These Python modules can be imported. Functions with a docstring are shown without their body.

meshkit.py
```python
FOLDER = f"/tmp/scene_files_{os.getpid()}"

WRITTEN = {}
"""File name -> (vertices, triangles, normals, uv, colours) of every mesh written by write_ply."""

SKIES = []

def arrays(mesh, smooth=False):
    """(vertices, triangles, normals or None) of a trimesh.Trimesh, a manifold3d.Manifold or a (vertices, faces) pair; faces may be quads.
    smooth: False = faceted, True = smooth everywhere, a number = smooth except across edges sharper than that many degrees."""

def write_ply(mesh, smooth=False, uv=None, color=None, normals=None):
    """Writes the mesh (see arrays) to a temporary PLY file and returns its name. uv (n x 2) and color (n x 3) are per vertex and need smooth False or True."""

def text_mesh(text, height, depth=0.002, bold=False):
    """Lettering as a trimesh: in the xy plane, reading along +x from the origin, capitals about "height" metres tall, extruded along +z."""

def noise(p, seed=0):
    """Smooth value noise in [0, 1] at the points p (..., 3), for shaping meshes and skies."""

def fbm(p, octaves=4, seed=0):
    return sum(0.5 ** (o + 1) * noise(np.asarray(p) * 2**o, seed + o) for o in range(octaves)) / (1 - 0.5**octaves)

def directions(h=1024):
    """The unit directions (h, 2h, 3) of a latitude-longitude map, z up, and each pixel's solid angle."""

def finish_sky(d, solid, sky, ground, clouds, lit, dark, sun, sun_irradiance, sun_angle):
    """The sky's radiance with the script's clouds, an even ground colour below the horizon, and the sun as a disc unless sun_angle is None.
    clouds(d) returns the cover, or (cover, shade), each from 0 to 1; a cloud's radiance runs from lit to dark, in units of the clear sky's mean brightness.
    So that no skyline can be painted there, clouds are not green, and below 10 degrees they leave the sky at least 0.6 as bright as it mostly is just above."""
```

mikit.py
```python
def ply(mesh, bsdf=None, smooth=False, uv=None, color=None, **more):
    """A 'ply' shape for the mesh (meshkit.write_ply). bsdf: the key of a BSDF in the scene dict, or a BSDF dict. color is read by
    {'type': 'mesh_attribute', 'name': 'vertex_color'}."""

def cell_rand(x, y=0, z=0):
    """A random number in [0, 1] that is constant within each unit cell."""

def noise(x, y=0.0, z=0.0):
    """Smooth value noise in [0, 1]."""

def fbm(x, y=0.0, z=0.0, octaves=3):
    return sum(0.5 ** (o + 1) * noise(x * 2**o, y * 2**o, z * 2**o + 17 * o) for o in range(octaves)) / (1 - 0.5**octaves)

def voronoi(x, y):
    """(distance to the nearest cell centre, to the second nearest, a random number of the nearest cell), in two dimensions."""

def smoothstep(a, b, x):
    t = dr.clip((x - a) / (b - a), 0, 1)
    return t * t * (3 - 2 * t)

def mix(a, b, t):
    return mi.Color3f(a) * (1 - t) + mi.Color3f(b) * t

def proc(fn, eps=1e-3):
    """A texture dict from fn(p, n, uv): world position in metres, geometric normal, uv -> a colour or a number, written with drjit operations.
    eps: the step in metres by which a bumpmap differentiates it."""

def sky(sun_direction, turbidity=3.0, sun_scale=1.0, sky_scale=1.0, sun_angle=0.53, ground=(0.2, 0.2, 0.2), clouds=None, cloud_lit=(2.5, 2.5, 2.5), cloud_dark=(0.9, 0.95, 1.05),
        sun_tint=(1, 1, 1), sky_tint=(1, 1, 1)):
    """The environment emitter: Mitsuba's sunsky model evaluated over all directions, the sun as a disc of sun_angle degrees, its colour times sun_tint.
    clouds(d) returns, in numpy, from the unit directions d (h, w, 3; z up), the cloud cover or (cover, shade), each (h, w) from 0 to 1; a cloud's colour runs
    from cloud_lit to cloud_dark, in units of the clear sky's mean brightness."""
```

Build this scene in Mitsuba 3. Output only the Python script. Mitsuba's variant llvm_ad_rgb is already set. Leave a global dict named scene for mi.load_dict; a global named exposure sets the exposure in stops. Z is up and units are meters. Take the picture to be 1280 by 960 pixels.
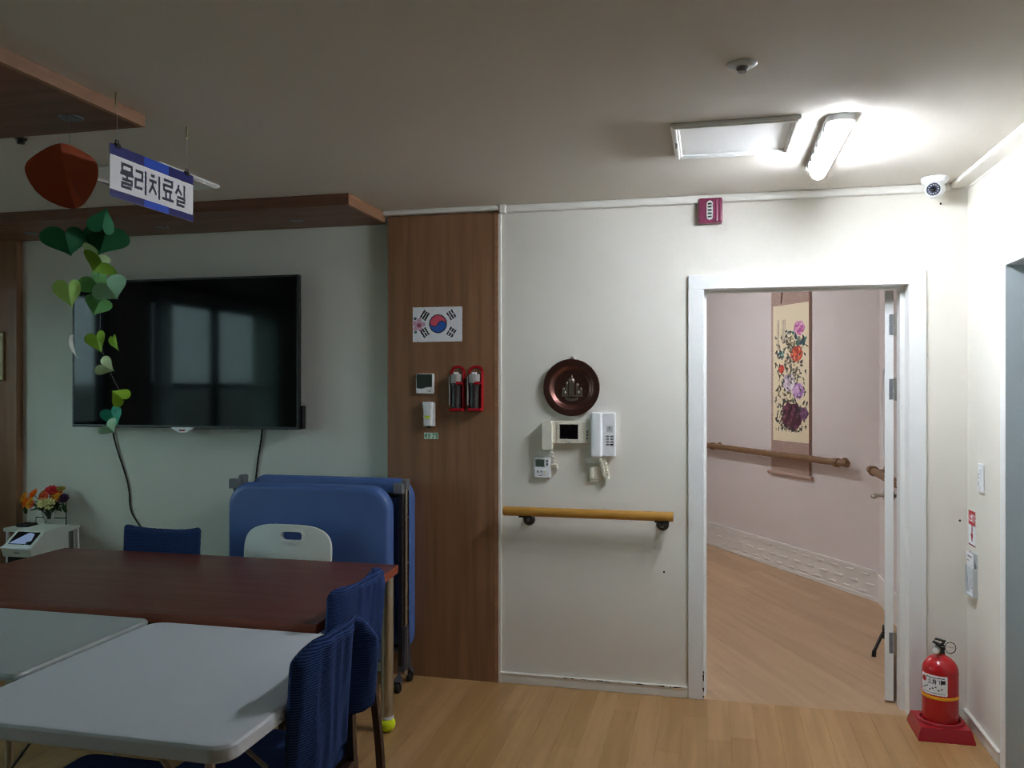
import math, random
import numpy as np, trimesh, mitsuba as mi, drjit as dr
import manifold3d as m3
from shapely.geometry import Polygon, LineString, Point, box as sbox
from shapely import affinity
from shapely.ops import unary_union
import mikit, meshkit
from mikit import proc, fbm, noise, mix, smoothstep

random.seed(7)
rng = np.random.default_rng(7)
T4 = mi.ScalarTransform4f
scene, labels = {'type': 'scene'}, {}

# ------------------------------------------------------------------ camera, light, exposure
CAM_H, CEIL = 1.535, 2.45
YAW = math.atan(249 / 1050)
scene['camera'] = {
    'type': 'perspective', 'fov': 2 * math.degrees(math.atan(640 / 1050)), 'fov_axis': 'x', 'near_clip': 0.05, 'far_clip': 100.0,
    'to_world': T4().look_at(origin=[0, 0, CAM_H], target=[-math.sin(YAW), math.cos(YAW), CAM_H], up=[0, 0, 1])}
exposure = 0.65
DAY = 27.0            # overcast daylight through the window of the left wall
LED = 93.0            # the lit ceiling batten
HALL = 25.0           # the corridor's ceiling panel (outside the view)
scene['daylight'] = mikit.sky([.7, -.3, .65], turbidity=5.0, sun_scale=0.0, sky_scale=DAY, ground=(.18, .18, .16),
                              clouds=lambda d: np.ones(d.shape[:2]), cloud_lit=(.66, 1.0, 1.06), cloud_dark=(.66, 1.0, 1.06))
LED_RGB = (0.91, 0.985, 1.09)
HALL_RGB = (0.95, 0.975, 1.0)


# ------------------------------------------------------------------ helpers
def lin(c):
    if isinstance(c, str):
        c = [int(c[i:i + 2], 16) / 255 for i in (0, 2, 4)]
    return [x / 12.92 if x <= 0.04045 else ((x + 0.055) / 1.055) ** 2.4 for x in c]


def mat(name, col, rough=0.5, metal=0.0, spec=0.5, bump=None, bscale=0.001, eps=1e-3, **kw):
    """registers a BSDF; col is a hex string (sRGB), a texture dict or linear rgb list"""
    tex = col if isinstance(col, dict) else {'type': 'rgb', 'value': lin(col) if isinstance(col, str) else list(col)}
    b = {'type': 'principled', 'base_color': tex, 'roughness': rough, 'specular': spec}
    if metal:
        b['metallic'] = metal
        del b['specular']
    b.update(kw)
    if bump is not None:
        b = {'type': 'bumpmap', 'arbitrary': bump if isinstance(bump, dict) else proc(bump, eps), 'scale': bscale, 'bsdf': b}
    scene['mat_' + name] = {'type': 'twosided', 'bsdf': b}
    return 'mat_' + name


def cat(ms):
    return trimesh.util.concatenate([m for m in ms if m is not None])


def box(x0, x1, y0, y1, z0, z1):
    b = trimesh.creation.box(extents=(x1 - x0, y1 - y0, z1 - z0))
    b.apply_translation(((x0 + x1) / 2, (y0 + y1) / 2, (z0 + z1) / 2))
    return b


def hull(pts):
    return trimesh.convex.convex_hull(np.asarray(pts, float))


def rbox(x0, x1, y0, y1, z0, z1, r=0.004, seg=8):
    """box with rounded edges"""
    r = min(r, (x1 - x0) / 2.01, (y1 - y0) / 2.01, (z1 - z0) / 2.01)
    th = (np.arange(seg) + 0.5) / seg * 2 * math.pi
    ball = [(0, 0, r), (0, 0, -r)]
    for lat in (-60, -30, 0, 30, 60) if seg > 8 else (-45, 0, 45):
        a = math.radians(lat)
        ball += [(r * math.cos(a) * math.cos(t), r * math.cos(a) * math.sin(t), r * math.sin(a)) for t in th]
    ball = np.array(ball)
    pts = [ball + (x, y, z) for x in (x0 + r, x1 - r) for y in (y0 + r, y1 - r) for z in (z0 + r, z1 - r)]
    return hull(np.vstack(pts))


def ext(poly, d, z0=0.0):
    gs = getattr(poly, 'geoms', [poly])
    ms = [trimesh.creation.extrude_polygon(g, d, engine='earcut') for g in gs if not g.is_empty and g.area > 1e-9]
    m = cat(ms)
    m.apply_translation((0, 0, z0))
    return m


def rrect(x0, x1, y0, y1, r=0.01, q=6):
    return sbox(x0 + r, y0 + r, x1 - r, y1 - r).buffer(r, quad_segs=q)


def bevel(poly, d, b=0.002, z0=0.0):
    """extruded plate whose upper edge is chamfered"""
    low = ext(poly, d - b, z0)
    cs = None
    top = poly.buffer(-b, join_style=1)
    po, ti = np.array(poly.exterior.coords)[:-1], None
    n = 96
    a = np.array([poly.exterior.interpolate(i / n, normalized=True).coords[0] for i in range(n)])
    return cat([low, loft([np.c_[np.array([poly.exterior.interpolate(i / n, normalized=True).coords[0] for i in range(n)]), np.full(n, z0 + d - b)],
                           np.c_[shrink(a, b), np.full(n, z0 + d)]])])


def shrink(a, b):
    c = a.mean(0)
    d = a - c
    ex = np.abs(d).max(0)
    return c + d * (ex - b) / ex


def loft(rings, caps=True):
    """closed rings of equal length joined; caps fan-filled"""
    rings = [np.asarray(r, float) for r in rings]
    n = len(rings[0])
    v = np.vstack(rings)
    f = []
    for k in range(len(rings) - 1):
        for i in range(n):
            j = (i + 1) % n
            a, b, c, d = k * n + i, k * n + j, (k + 1) * n + j, (k + 1) * n + i
            f += [(a, b, c), (a, c, d)]
    if caps:
        v = np.vstack([v, rings[0].mean(0), rings[-1].mean(0)])
        c0, c1 = len(v) - 2, len(v) - 1
        for i in range(n):
            j = (i + 1) % n
            f += [(c0, j, i), (c1, (len(rings) - 1) * n + i, (len(rings) - 1) * n + j)]
    return trimesh.Trimesh(v, f, process=False)


def tube(path, r, n=10, caps=True):
    p = np.asarray(path, float)
    rr = np.broadcast_to(r, len(p))
    t = np.gradient(p, axis=0)
    t /= np.linalg.norm(t, axis=1, keepdims=True)
    u = np.cross(t[0], [0, 0, 1.0])
    if np.linalg.norm(u) < 1e-3:
        u = np.cross(t[0], [1.0, 0, 0])
    rings = []
    for k in range(len(p)):
        u = u - t[k] * (u @ t[k])
        u /= np.linalg.norm(u)
        w = np.cross(t[k], u)
        a = np.arange(n) / n * 2 * math.pi
        rings.append(p[k] + rr[k] * (np.cos(a)[:, None] * u + np.sin(a)[:, None] * w))
    return loft(rings, caps)


def spline(pts, n=40):
    from scipy.interpolate import CubicSpline
    p = np.asarray(pts, float)
    s = np.r_[0, np.cumsum(np.linalg.norm(np.diff(p, axis=0), axis=1))]
    return CubicSpline(s, p)(np.linspace(0, s[-1], n))


def lathe(prof, n=40, axis='z'):
    """profile of (radius, height)"""
    m = trimesh.creation.revolve(np.asarray(prof, float), sections=n)
    if axis == 'y':
        m.apply_transform(trimesh.transformations.rotation_matrix(math.pi / 2, [1, 0, 0]))   # z -> -y
    return m


def bar(a, b, r, n=10):
    return tube([a, b], r, n)


def sq(a, b, w, d, up=(0, 0, 1)):
    """rectangular bar from a to b"""
    a, b = np.asarray(a, float), np.asarray(b, float)
    t = (b - a) / np.linalg.norm(b - a)
    u = np.cross(t, up)
    if np.linalg.norm(u) < 1e-3:
        u = np.cross(t, (0, 1, 0))
    u /= np.linalg.norm(u)
    v = np.cross(u, t)
    ring = [u * w / 2 + v * d / 2, -u * w / 2 + v * d / 2, -u * w / 2 - v * d / 2, u * w / 2 - v * d / 2]
    return hull([a + q for q in ring] + [b + q for q in ring])


def frame(o, right, up=(0, 0, 1)):
    r = np.asarray(right, float) / np.linalg.norm(right)
    u = np.asarray(up, float)
    u = u - r * (u @ r)
    u /= np.linalg.norm(u)
    m = np.eye(4)
    m[:3, 0], m[:3, 1], m[:3, 2], m[:3, 3] = r, u, np.cross(r, u), o
    return m


def fwall(x, z, y=4.2):      # on a wall that faces the camera: local x right, y up, z out of the wall
    return frame((x, y, z), (1, 0, 0))


def add(key, mesh, m, smooth=False, fr=None, color=None, **kw):
    base, k = key, 1
    while key in scene:
        key = f'{base}_{k:03d}'
        k += 1
    if fr is not None:
        mesh = mesh.copy()
        mesh.apply_transform(fr)
    scene[key] = mikit.ply(mesh, m, smooth=smooth, color=color, **kw)
    return key


def lab(key, label, category=None, group=None, kind=None):
    d = {}
    if label:
        d['label'] = label
    if category:
        d['category'] = category
    if group:
        d['group'] = group
    if kind:
        d['kind'] = kind
    labels[key] = d


def struct(key, mesh, m, label, smooth=False):
    k = add(key, mesh, m, smooth)
    lab(k, label, None, None, 'structure')
    return k


def strokes(lines, w):
    return unary_union([LineString(l).buffer(w / 2, cap_style=2, join_style=2) for l in lines])


JAMO = {
    'ㅁ': [[(0, 0), (0, 1), (1, 1), (1, 0), (0, 0), (0, .5)]], 'ㄱ': [[(0, 1), (1, 1), (.9, 0)]],
    'ㄹ': [[(0, 1), (1, 1), (1, .5), (0, .5), (0, 0), (1, 0)]], 'ㅂ': [[(0, 1), (0, 0), (1, 0), (1, 1)], [(0, .5), (1, .5)]],
    'ㅅ': [[(.5, 1), (.42, .6), (0, 0)], [(.44, .6), (1, 0)]], 'ㅈ': [[(0, 1), (1, 1)], [(.52, 1), (.45, .6), (0, 0)], [(.47, .6), (1, 0)]],
    'ㅊ': [[(.25, 1.05), (.75, 1.05)], [(0, .74), (1, .74)], [(.52, .74), (.45, .45), (0, 0)], [(.47, .45), (1, 0)]],
    'ㅇ': [[(.5 + .5 * math.cos(a), .5 + .5 * math.sin(a)) for a in np.linspace(0, 2 * math.pi, 25)]],
    'ㅎ': [[(.3, 1.08), (.7, 1.08)], [(0, .8), (1, .8)], [(.5 + .36 * math.cos(a), .28 + .28 * math.sin(a)) for a in np.linspace(0, 2 * math.pi, 25)]],
    'ㅣ': [[(.6, 0), (.6, 1)]], 'ㅏ': [[(.35, 0), (.35, 1)], [(.35, .52), (.95, .52)]], 'ㅕ': [[(.7, 0), (.7, 1)], [(0, .66), (.7, .66)], [(0, .36), (.7, .36)]],
    'ㅗ': [[(0, .1), (1, .1)], [(.5, 1), (.5, .1)]], 'ㅛ': [[(0, .1), (1, .1)], [(.32, 1), (.32, .1)], [(.68, 1), (.68, .1)]], 'ㅜ': [[(0, .9), (1, .9)], [(.5, .9), (.5, 0)]],
}
SYL = {
    '물': [('ㅁ', .14, .68, .86, .96), ('ㅜ', 0, .36, 1, .58), ('ㄹ', .14, 0, .86, .32)], '리': [('ㄹ', .04, .16, .58, .88), ('ㅣ', .62, -.06, 1, 1)],
    '치': [('ㅊ', .02, .12, .62, .88), ('ㅣ', .64, -.06, 1, 1)], '료': [('ㄹ', .14, .48, .86, .95), ('ㅛ', 0, .04, 1, .42)],
    '실': [('ㅅ', .06, .5, .6, .96), ('ㅣ', .62, .44, 1, 1), ('ㄹ', .2, 0, .86, .36)], '소': [('ㅅ', .14, .46, .86, .96), ('ㅗ', 0, .04, 1, .42)],
    '화': [('ㅎ', .06, .46, .6, .92), ('ㅗ', .0, .1, .66, .4), ('ㅏ', .66, -.04, 1.05, 1)], '기': [('ㄱ', .06, .14, .56, .88), ('ㅣ', .62, -.06, 1, 1)],
    '비': [('ㅂ', .06, .14, .54, .9), ('ㅣ', .62, -.06, 1, 1)], '상': [('ㅅ', .06, .5, .58, .96), ('ㅏ', .62, .42, 1.05, 1), ('ㅇ', .25, -.04, .8, .36)],
    '조': [('ㅈ', .14, .46, .86, .94), ('ㅗ', 0, .04, 1, .4)], '명': [('ㅁ', .06, .54, .5, .94), ('ㅕ', .5, .46, .98, 1), ('ㅇ', .3, -.04, .84, .36)],
}


def hangul(text, h, w=None, weight=.13, gap=.14):
    """lettering outline, centred on the origin; h the height of a syllable, w its width"""
    w = w or h
    out, x = [], 0.0
    for ch in text:
        if ch == ' ':
            x += w * .5
            continue
        lines = []
        for j, x0, y0, x1, y1 in SYL[ch]:
            lines += [[(x + (x0 + (x1 - x0) * px) * w, (y0 + (y1 - y0) * py) * h) for px, py in l] for l in JAMO[j]]
        out.append(strokes(lines, weight * min(w, h)))
        x += w * (1 + gap)
    g = unary_union(out)
    a = g.bounds
    return affinity.translate(g, -(a[0] + a[2]) / 2, -(a[1] + a[3]) / 2)


# ------------------------------------------------------------------ materials
def wood_fn(c1, c2, axis=2, sc=1.0):
    a, b = lin(c1), lin(c2)

    def fn(p, n, uv):
        q = [p.x, p.y, p.z]
        along = q[axis]
        o = [q[i] for i in range(3) if i != axis]
        g = fbm(o[0] * 42 * sc, o[1] * 42 * sc, along * 1.6 * sc, octaves=3)
        s = noise(o[0] * 260, o[1] * 260, along * 9)
        return mix(a, b, dr.clip(smoothstep(.25, .75, g) * .75 + s * .25, 0, 1))
    return proc(fn)


def wall_fn(c, amt=.05):
    a = np.array(lin(c))

    def fn(p, n, uv):
        g = fbm(p.x * 1.7, p.y * 1.7, p.z * 1.7, octaves=3)
        return mi.Color3f(*a.tolist()) * (1 - amt + 2 * amt * g)
    return proc(fn)


def paper_bump(p, n, uv):
    return fbm(p.x * 160, p.y * 160, p.z * 90, octaves=2)


M_wall = mat('wall', wall_fn('dcd8ce'), .75, spec=.25, bump=paper_bump, bscale=.0004)
M_walltv = mat('wall_tv', wall_fn('d2d3c8'), .75, spec=.25, bump=paper_bump, bscale=.0004)
M_hallwall = mat('hall_wall', wall_fn('dcd6d6', .03), .7, spec=.25)
M_ceil = mat('ceiling', wall_fn('c6c0b6', .03), .8, spec=.2)
M_white = mat('white_paint', wall_fn('e3e4e2', .03), .35)
M_trim = mat('trim_white', 'dedcd4', .4)
M_panel = mat('panel_wood', wood_fn('77563d', '8c664a', 2), .42)
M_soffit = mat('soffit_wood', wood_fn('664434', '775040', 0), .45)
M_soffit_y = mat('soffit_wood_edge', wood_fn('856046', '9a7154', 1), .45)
M_dark = mat('black_plastic', '141416', .4)
M_black = mat('matte_black', '0c0c0d', .7)
M_screen = mat('screen_glass', '06070a', .06, spec=.22)
M_lcd = mat('lcd_grey', '4d584f', .25)
M_steel = mat('brushed_steel', 'b9b4a8', .35, metal=1.0)
M_chrome = mat('chrome', 'd0d0d0', .15, metal=1.0)
M_ivory = mat('ivory_plastic', 'dcd8c8', .35)
M_whiteplastic = mat('white_plastic', 'e4e6e8', .35)
M_pale = mat('pale_grey_plastic', 'b9bdbd', .45)
M_grey = mat('grey_plastic', '6a6c70', .45)
M_red = mat('red_plastic', '9e1520', .3)
M_siren = mat('siren_red', '702c48', .22)
M_extred = mat('extinguisher_red', 'ae131b', .18, clearcoat=.6)
M_base = mat('stand_red', '931722', .35)
M_yellow = mat('yellow_band', 'e8a51c', .4)
M_ball = mat('tennis_felt', 'd3e51c', .9, bump=lambda p, n, uv: fbm(p.x * 600, p.y * 600, p.z * 600, octaves=2), bscale=.0008)
M_railwood = mat('rail_gold', 'b0803a', .3)
M_railwood2 = mat('hall_rail_wood', wood_fn('6b5138', '806245', 1), .4)
M_paper = mat('paper_white', 'e6e6ea', .6)
M_ink = mat('black_ink', '1b1b20', .6)
M_navyink = mat('navy_ink', '23243c', .55)
M_blue1 = mat('sign_blue_dark', '191c66', .35)
M_blue2 = mat('sign_blue', '1c48b8', .35)
M_vinyl = mat('blue_vinyl', '4a669f', .42, bump=lambda p, n, uv: fbm(p.x * 300, p.y * 300, p.z * 300, octaves=2), bscale=.0002)
M_navy = mat('navy_knit', proc(lambda p, n, uv: mix(lin('182648'), lin('2f4474'), smoothstep(.2, .9, .5 + .5 * dr.sin(p.z * 900) * .6 + .4 * (noise(p.x * 300, p.y * 300, p.z * 300) - .5)))), .9, spec=.15,
             bump=lambda p, n, uv: .5 + .5 * dr.sin(p.z * 700), bscale=.0012, eps=5e-4)
M_darkwood = mat('dark_wood', wood_fn('20130e', '33201a', 2), .4)
M_brown = mat('table_laminate', wood_fn('552c21', '603429', 0), .36, spec=.32)
M_brownedge = mat('table_edge', wood_fn('7c3c28', '8a4630', 0), .4)
M_tablewhite = mat('table_white', 'c6cad0', .38, bump=lambda p, n, uv: fbm(p.x * 400, p.y * 400, p.z * 400, octaves=2), bscale=.00015)
M_tablegrey = mat('table_grey', '9fa6a4', .38)
M_tablerim = mat('table_rim', 'b9b9b2', .5)
M_chairwhite = mat('chair_white', 'd8dcd6', .4)
M_copper = mat('dark_copper', proc(lambda p, n, uv: mix(lin('6b4b47'), lin('8a625a'), fbm(p.x * 60, p.y * 60, p.z * 60))), .33, metal=1.0)
M_relief = mat('relief_metal', '94897f', .42, metal=1.0)
M_beige = mat('machine_beige', 'c9cec4', .4)
M_glass = {'type': 'dielectric', 'int_ior': 1.45}
scene['mat_glass'] = M_glass
scene['mat_pane'] = {'type': 'thindielectric', 'int_ior': 1.5}
M_gold = mat('frame_silver', 'a39a7c', .4, metal=1.0)
M_green = mat('label_green', '0c6a4a', .5)
M_greenpaper = mat('label_pale', 'c9dec9', .5)


def floor_fn(c1, c2, dirx, diry):
    a, b = lin(c1), lin(c2)

    def fn(p, n, uv):
        l = p.x * dirx + p.y * diry
        w = p.x * diry - p.y * dirx
        g = fbm(w * 28, l * 1.8, p.z, octaves=3)
        s = noise(w * 170, l * 7)
        return mix(a, b, dr.clip(smoothstep(.2, .8, g) * .8 + s * .2, 0, 1))
    return proc(fn)


HD = np.array((.42, -.907))
FLOOR_TONES = [('9e794e', 'aa8458'), ('9b764b', 'a78155'), ('a17c51', 'ad875b'), ('9a754a', 'a68054')]
M_floor = [mat(f'floor_vinyl_{i}', floor_fn(a, b, 0, 1), .36, spec=.4) for i, (a, b) in enumerate(FLOOR_TONES)]
HALL_TONES = [('a98a6b', 'b49474'), ('a68768', 'b19171'), ('ac8d6e', 'b79777'), ('a58667', 'b09070')]
M_floorh = [mat(f'hall_vinyl_{i}', floor_fn(a, b, *HD), .36, spec=.4) for i, (a, b) in enumerate(HALL_TONES)]
M_joint = mat('floor_joint', '86694a', .8)

# ------------------------------------------------------------------ the room
struct('floor', box(-4.75, 1.25, -5.1, 4.21, -.12, -.0025), M_joint, 'pale oak vinyl plank floor of the room')
WP, LP = .105, .92
ip = 0
protos = [mikit.ply(rbox(0, WP - .0007, 0, LP - .0007, -.0025, 0, .0004, 4), m) for m in M_floor]
ncol = int(math.ceil(5.735 / WP))
for i in range(ncol):
    x = 1.135 - (i + 1) * WP
    off = rng.random() * LP
    y = 4.2 - off
    segs = []
    top = 4.2
    while top > 1.55 and y > 1.0:
        segs.append((y, top))
        top, y = y, y - LP
    for y0, y1 in segs:
        if ip > 285:
            break
        m = protos[rng.integers(4)]
        d = dict(m)
        d['to_world'] = T4().translate([x, y0, 0]).scale([1, (y1 - y0) / LP, 1])
        scene['floor__plank' if ip == 0 else f'floor__plank_{ip:03d}'] = d
        ip += 1
struct('floor_rear', box(-4.6, 1.135, -5, .6, -.0024, 0), M_floor[0], 'vinyl floor behind the camera')
struct('ceiling', box(-4.75, 1.25, -5.1, 4.35, CEIL, CEIL + .1), M_ceil, 'dim papered ceiling of the room')


def wallplate(outline, holes, y0, y1):
    """a wall in the x-z plane"""
    p = Polygon(outline, holes)
    m = ext(p, y1 - y0)
    m.apply_transform(np.array([[1, 0, 0, 0], [0, 0, -1, y1], [0, 1, 0, 0], [0, 0, 0, 1]], float))
    return m


def wallplate_x(outline, holes, x0, x1):
    """a wall in the y-z plane"""
    p = Polygon(outline, holes)
    m = ext(p, x1 - x0)
    m.apply_transform(np.array([[0, 0, 1, x0], [1, 0, 0, 0], [0, 1, 0, 0], [0, 0, 0, 1]], float))
    return m


DX0, DX1, DZ = -.034, .885, 1.995          # the doorway of the back wall
struct('wall_back', wallplate([(-1.07, -.1), (DX0 - .02, -.1), (DX0 - .02, DZ + .02), (DX1 + .02, DZ + .02), (DX1 + .02, -.1), (1.25, -.1), (1.25, 2.45), (-1.07, 2.45)], [], 4.2, 4.34),
       M_wall, 'off-white papered wall with the doorway and the intercoms')
struct('wall_tv', box(-4.7, -1.07, 4.25, 4.34, -.1, 2.45), M_walltv, 'grey-white recessed wall behind the television')
k = struct('column', box(-1.671, -1.067, 4.186, 4.25, 0, 2.42), M_panel, 'brown wood-grain wall panel between television wall and intercom wall')
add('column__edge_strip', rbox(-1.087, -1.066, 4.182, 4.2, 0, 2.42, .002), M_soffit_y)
add('column__corner_bead', rbox(-1.066, -1.05, 4.186, 4.2, .0, 2.415, .004), M_trim)
struct('panel_left', box(-4.6, -4.04, 4.2, 4.25, 0, 2.42), M_panel, 'brown wood-grain wall panel left of the television wall')
RY0, RY1, RZ = 2.72, 3.64, 2.0             # doorway of the right wall
struct('wall_right', wallplate_x([(-5, -.1), (RY0 - .02, -.1), (RY0 - .02, RZ + .02), (RY1 + .02, RZ + .02), (RY1 + .02, -.1), (4.21, -.1), (4.21, 2.45), (-5, 2.45)], [], 1.135, 1.245), M_wall,
       'off-white right wall with switch, extinguisher sign and doorway')
WY0, WY1, WZ0, WZ1 = .05, 2.12, .75, 2.3
struct('wall_left', wallplate_x([(-5, -.1), (4.25, -.1), (4.25, 2.45), (-5, 2.45)], [[(WY0, WZ0), (WY0, WZ1), (WY1, WZ1), (WY1, WZ0)], [(2.6, 1.2), (2.6, 2.25), (3.5, 2.25), (3.5, 1.2)]], -4.75, -4.6), M_walltv, 'left wall with the window')
struct('wall_rear', box(-4.75, 1.25, -5.12, -5, -.1, 2.45), M_walltv, 'wall behind the camera')

# window of the left wall (seen mirrored in the television)
wf = [box(-4.7, -4.62, WY0, WY1, WZ0, WZ0 + .06), box(-4.7, -4.62, WY0, WY1, WZ1 - .06, WZ1), box(-4.7, -4.62, WY0, WY0 + .06, WZ0, WZ1), box(-4.7, -4.62, WY1 - .06, WY1, WZ0, WZ1),
      box(-4.69, -4.63, 1.04, 1.12, WZ0, WZ1), box(-4.68, -4.64, WY0, WY1, 1.5, 1.545)]
struct('window_1', cat(wf), M_dark, 'dark framed window in the left wall')
add('window_1__pane', box(-4.664, -4.66, WY0 + .05, 1.05, WZ0 + .05, WZ1 - .05), 'mat_pane')
add('window_1__pane', box(-4.664, -4.66, 1.11, WY1 - .05, WZ0 + .05, WZ1 - .05), 'mat_pane')

M_sheer = 'mat_sheer'
scene['mat_sheer'] = {'type': 'principledthin', 'base_color': {'type': 'rgb', 'value': lin('cfe3d6')}, 'roughness': .8, 'diff_trans': 1.5, 'spec_trans': 0.0}
scene['mat_sheer_white'] = {'type': 'principledthin', 'base_color': {'type': 'rgb', 'value': lin('dfe3e2')}, 'roughness': .8, 'diff_trans': 1.3, 'spec_trans': 0.0}


def curtain(key, y0, y1, z0, z1, folds, m, label):
    n = 120
    y = np.linspace(y0, y1, n)
    x = -4.53 + .022 * np.sin((y - y0) / (y1 - y0) * folds * 2 * math.pi)
    v = np.vstack([np.c_[x, y, np.full(n, z0)], np.c_[x, y, np.full(n, z1)]])
    f = [(i, i + 1, n + i + 1) for i in range(n - 1)] + [(i, n + i + 1, n + i) for i in range(n - 1)]
    add(key, trimesh.Trimesh(v, f, process=False), m, True)
    lab(key, label, 'curtain')


curtain('curtain', .02, .6, .3, 2.36, 5, 'mat_sheer', 'green sheer curtain at the window of the left wall')
curtain('curtain_001', 1.92, 2.16, .3, 2.36, 3, 'mat_sheer_white', 'white curtain gathered beside the window of the left wall')
add('curtain_rail', bar((-4.53, 0, 2.375), (-4.53, 2.2, 2.375), .012, 10), M_dark, 40)
for q in (.1, 2.08):
    add('curtain_rail__bracket', box(-4.6, -4.53, q, q + .02, 2.37, 2.38), M_dark)
lab('curtain_rail', 'dark curtain rail over the window of the left wall', 'rail')
struct('window_2', cat([box(-4.7, -4.62, 2.6, 3.5, 1.2, 1.25), box(-4.7, -4.62, 2.6, 3.5, 2.2, 2.25), box(-4.7, -4.62, 2.6, 2.65, 1.2, 2.25), box(-4.7, -4.62, 3.45, 3.5, 1.2, 2.25)]), M_dark, 'second window in the left wall')
add('window_2__pane', trimesh.Trimesh([(-4.66, 2.62, 1.22), (-4.66, 3.48, 1.22), (-4.66, 3.48, 2.22), (-4.66, 2.62, 2.22)], [(0, 1, 2), (0, 2, 3)]), 'mat_pane')

# ceiling coves
struct('trim_1', rbox(-1.69, -1.045, 4.155, 4.2, 2.425, 2.45, .008), M_trim, 'white ceiling moulding above the wood panel')
struct('trim_2', cat([rbox(-1.045, 1.06, 4.165, 4.2, 2.412, 2.45, .01), rbox(-1.05, -1.02, 4.148, 4.2, 2.408, 2.45, .004)]), M_trim, 'white ceiling moulding along the back wall', 40)
struct('trim_3', cat([rbox(1.06, 1.135, -5, 4.2, 2.428, 2.45, .006), rbox(1.128, 1.135, -5, 4.2, 2.42, 2.45, .003)]), M_trim, 'white ceiling moulding along the right wall', 40)
struct('baseboard_back', cat([rbox(-1.066, -.111, 4.188, 4.2, 0, .046, .003), rbox(-1.066, -.111, 4.184, 4.2, .044, .056, .004)]), M_trim, 'scuffed white skirting below the handrail', 40)
struct('baseboard_right', cat([rbox(1.121, 1.135, 3.73, 4.2, 0, .05, .004), rbox(1.117, 1.135, 3.73, 4.2, .045, .058, .004)]), M_trim, 'white skirting along the right wall', 40)
for i in range(26):
    x = -.75 + .62 * rng.random()
    w = .006 + .03 * rng.random() ** 2
    add('baseboard_back__scuff', rbox(x, x + w, 4.1832, 4.1842, .0475 + .004 * rng.random(), .0505 + .004 * rng.random(), .0004, 4), M_black)


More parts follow.
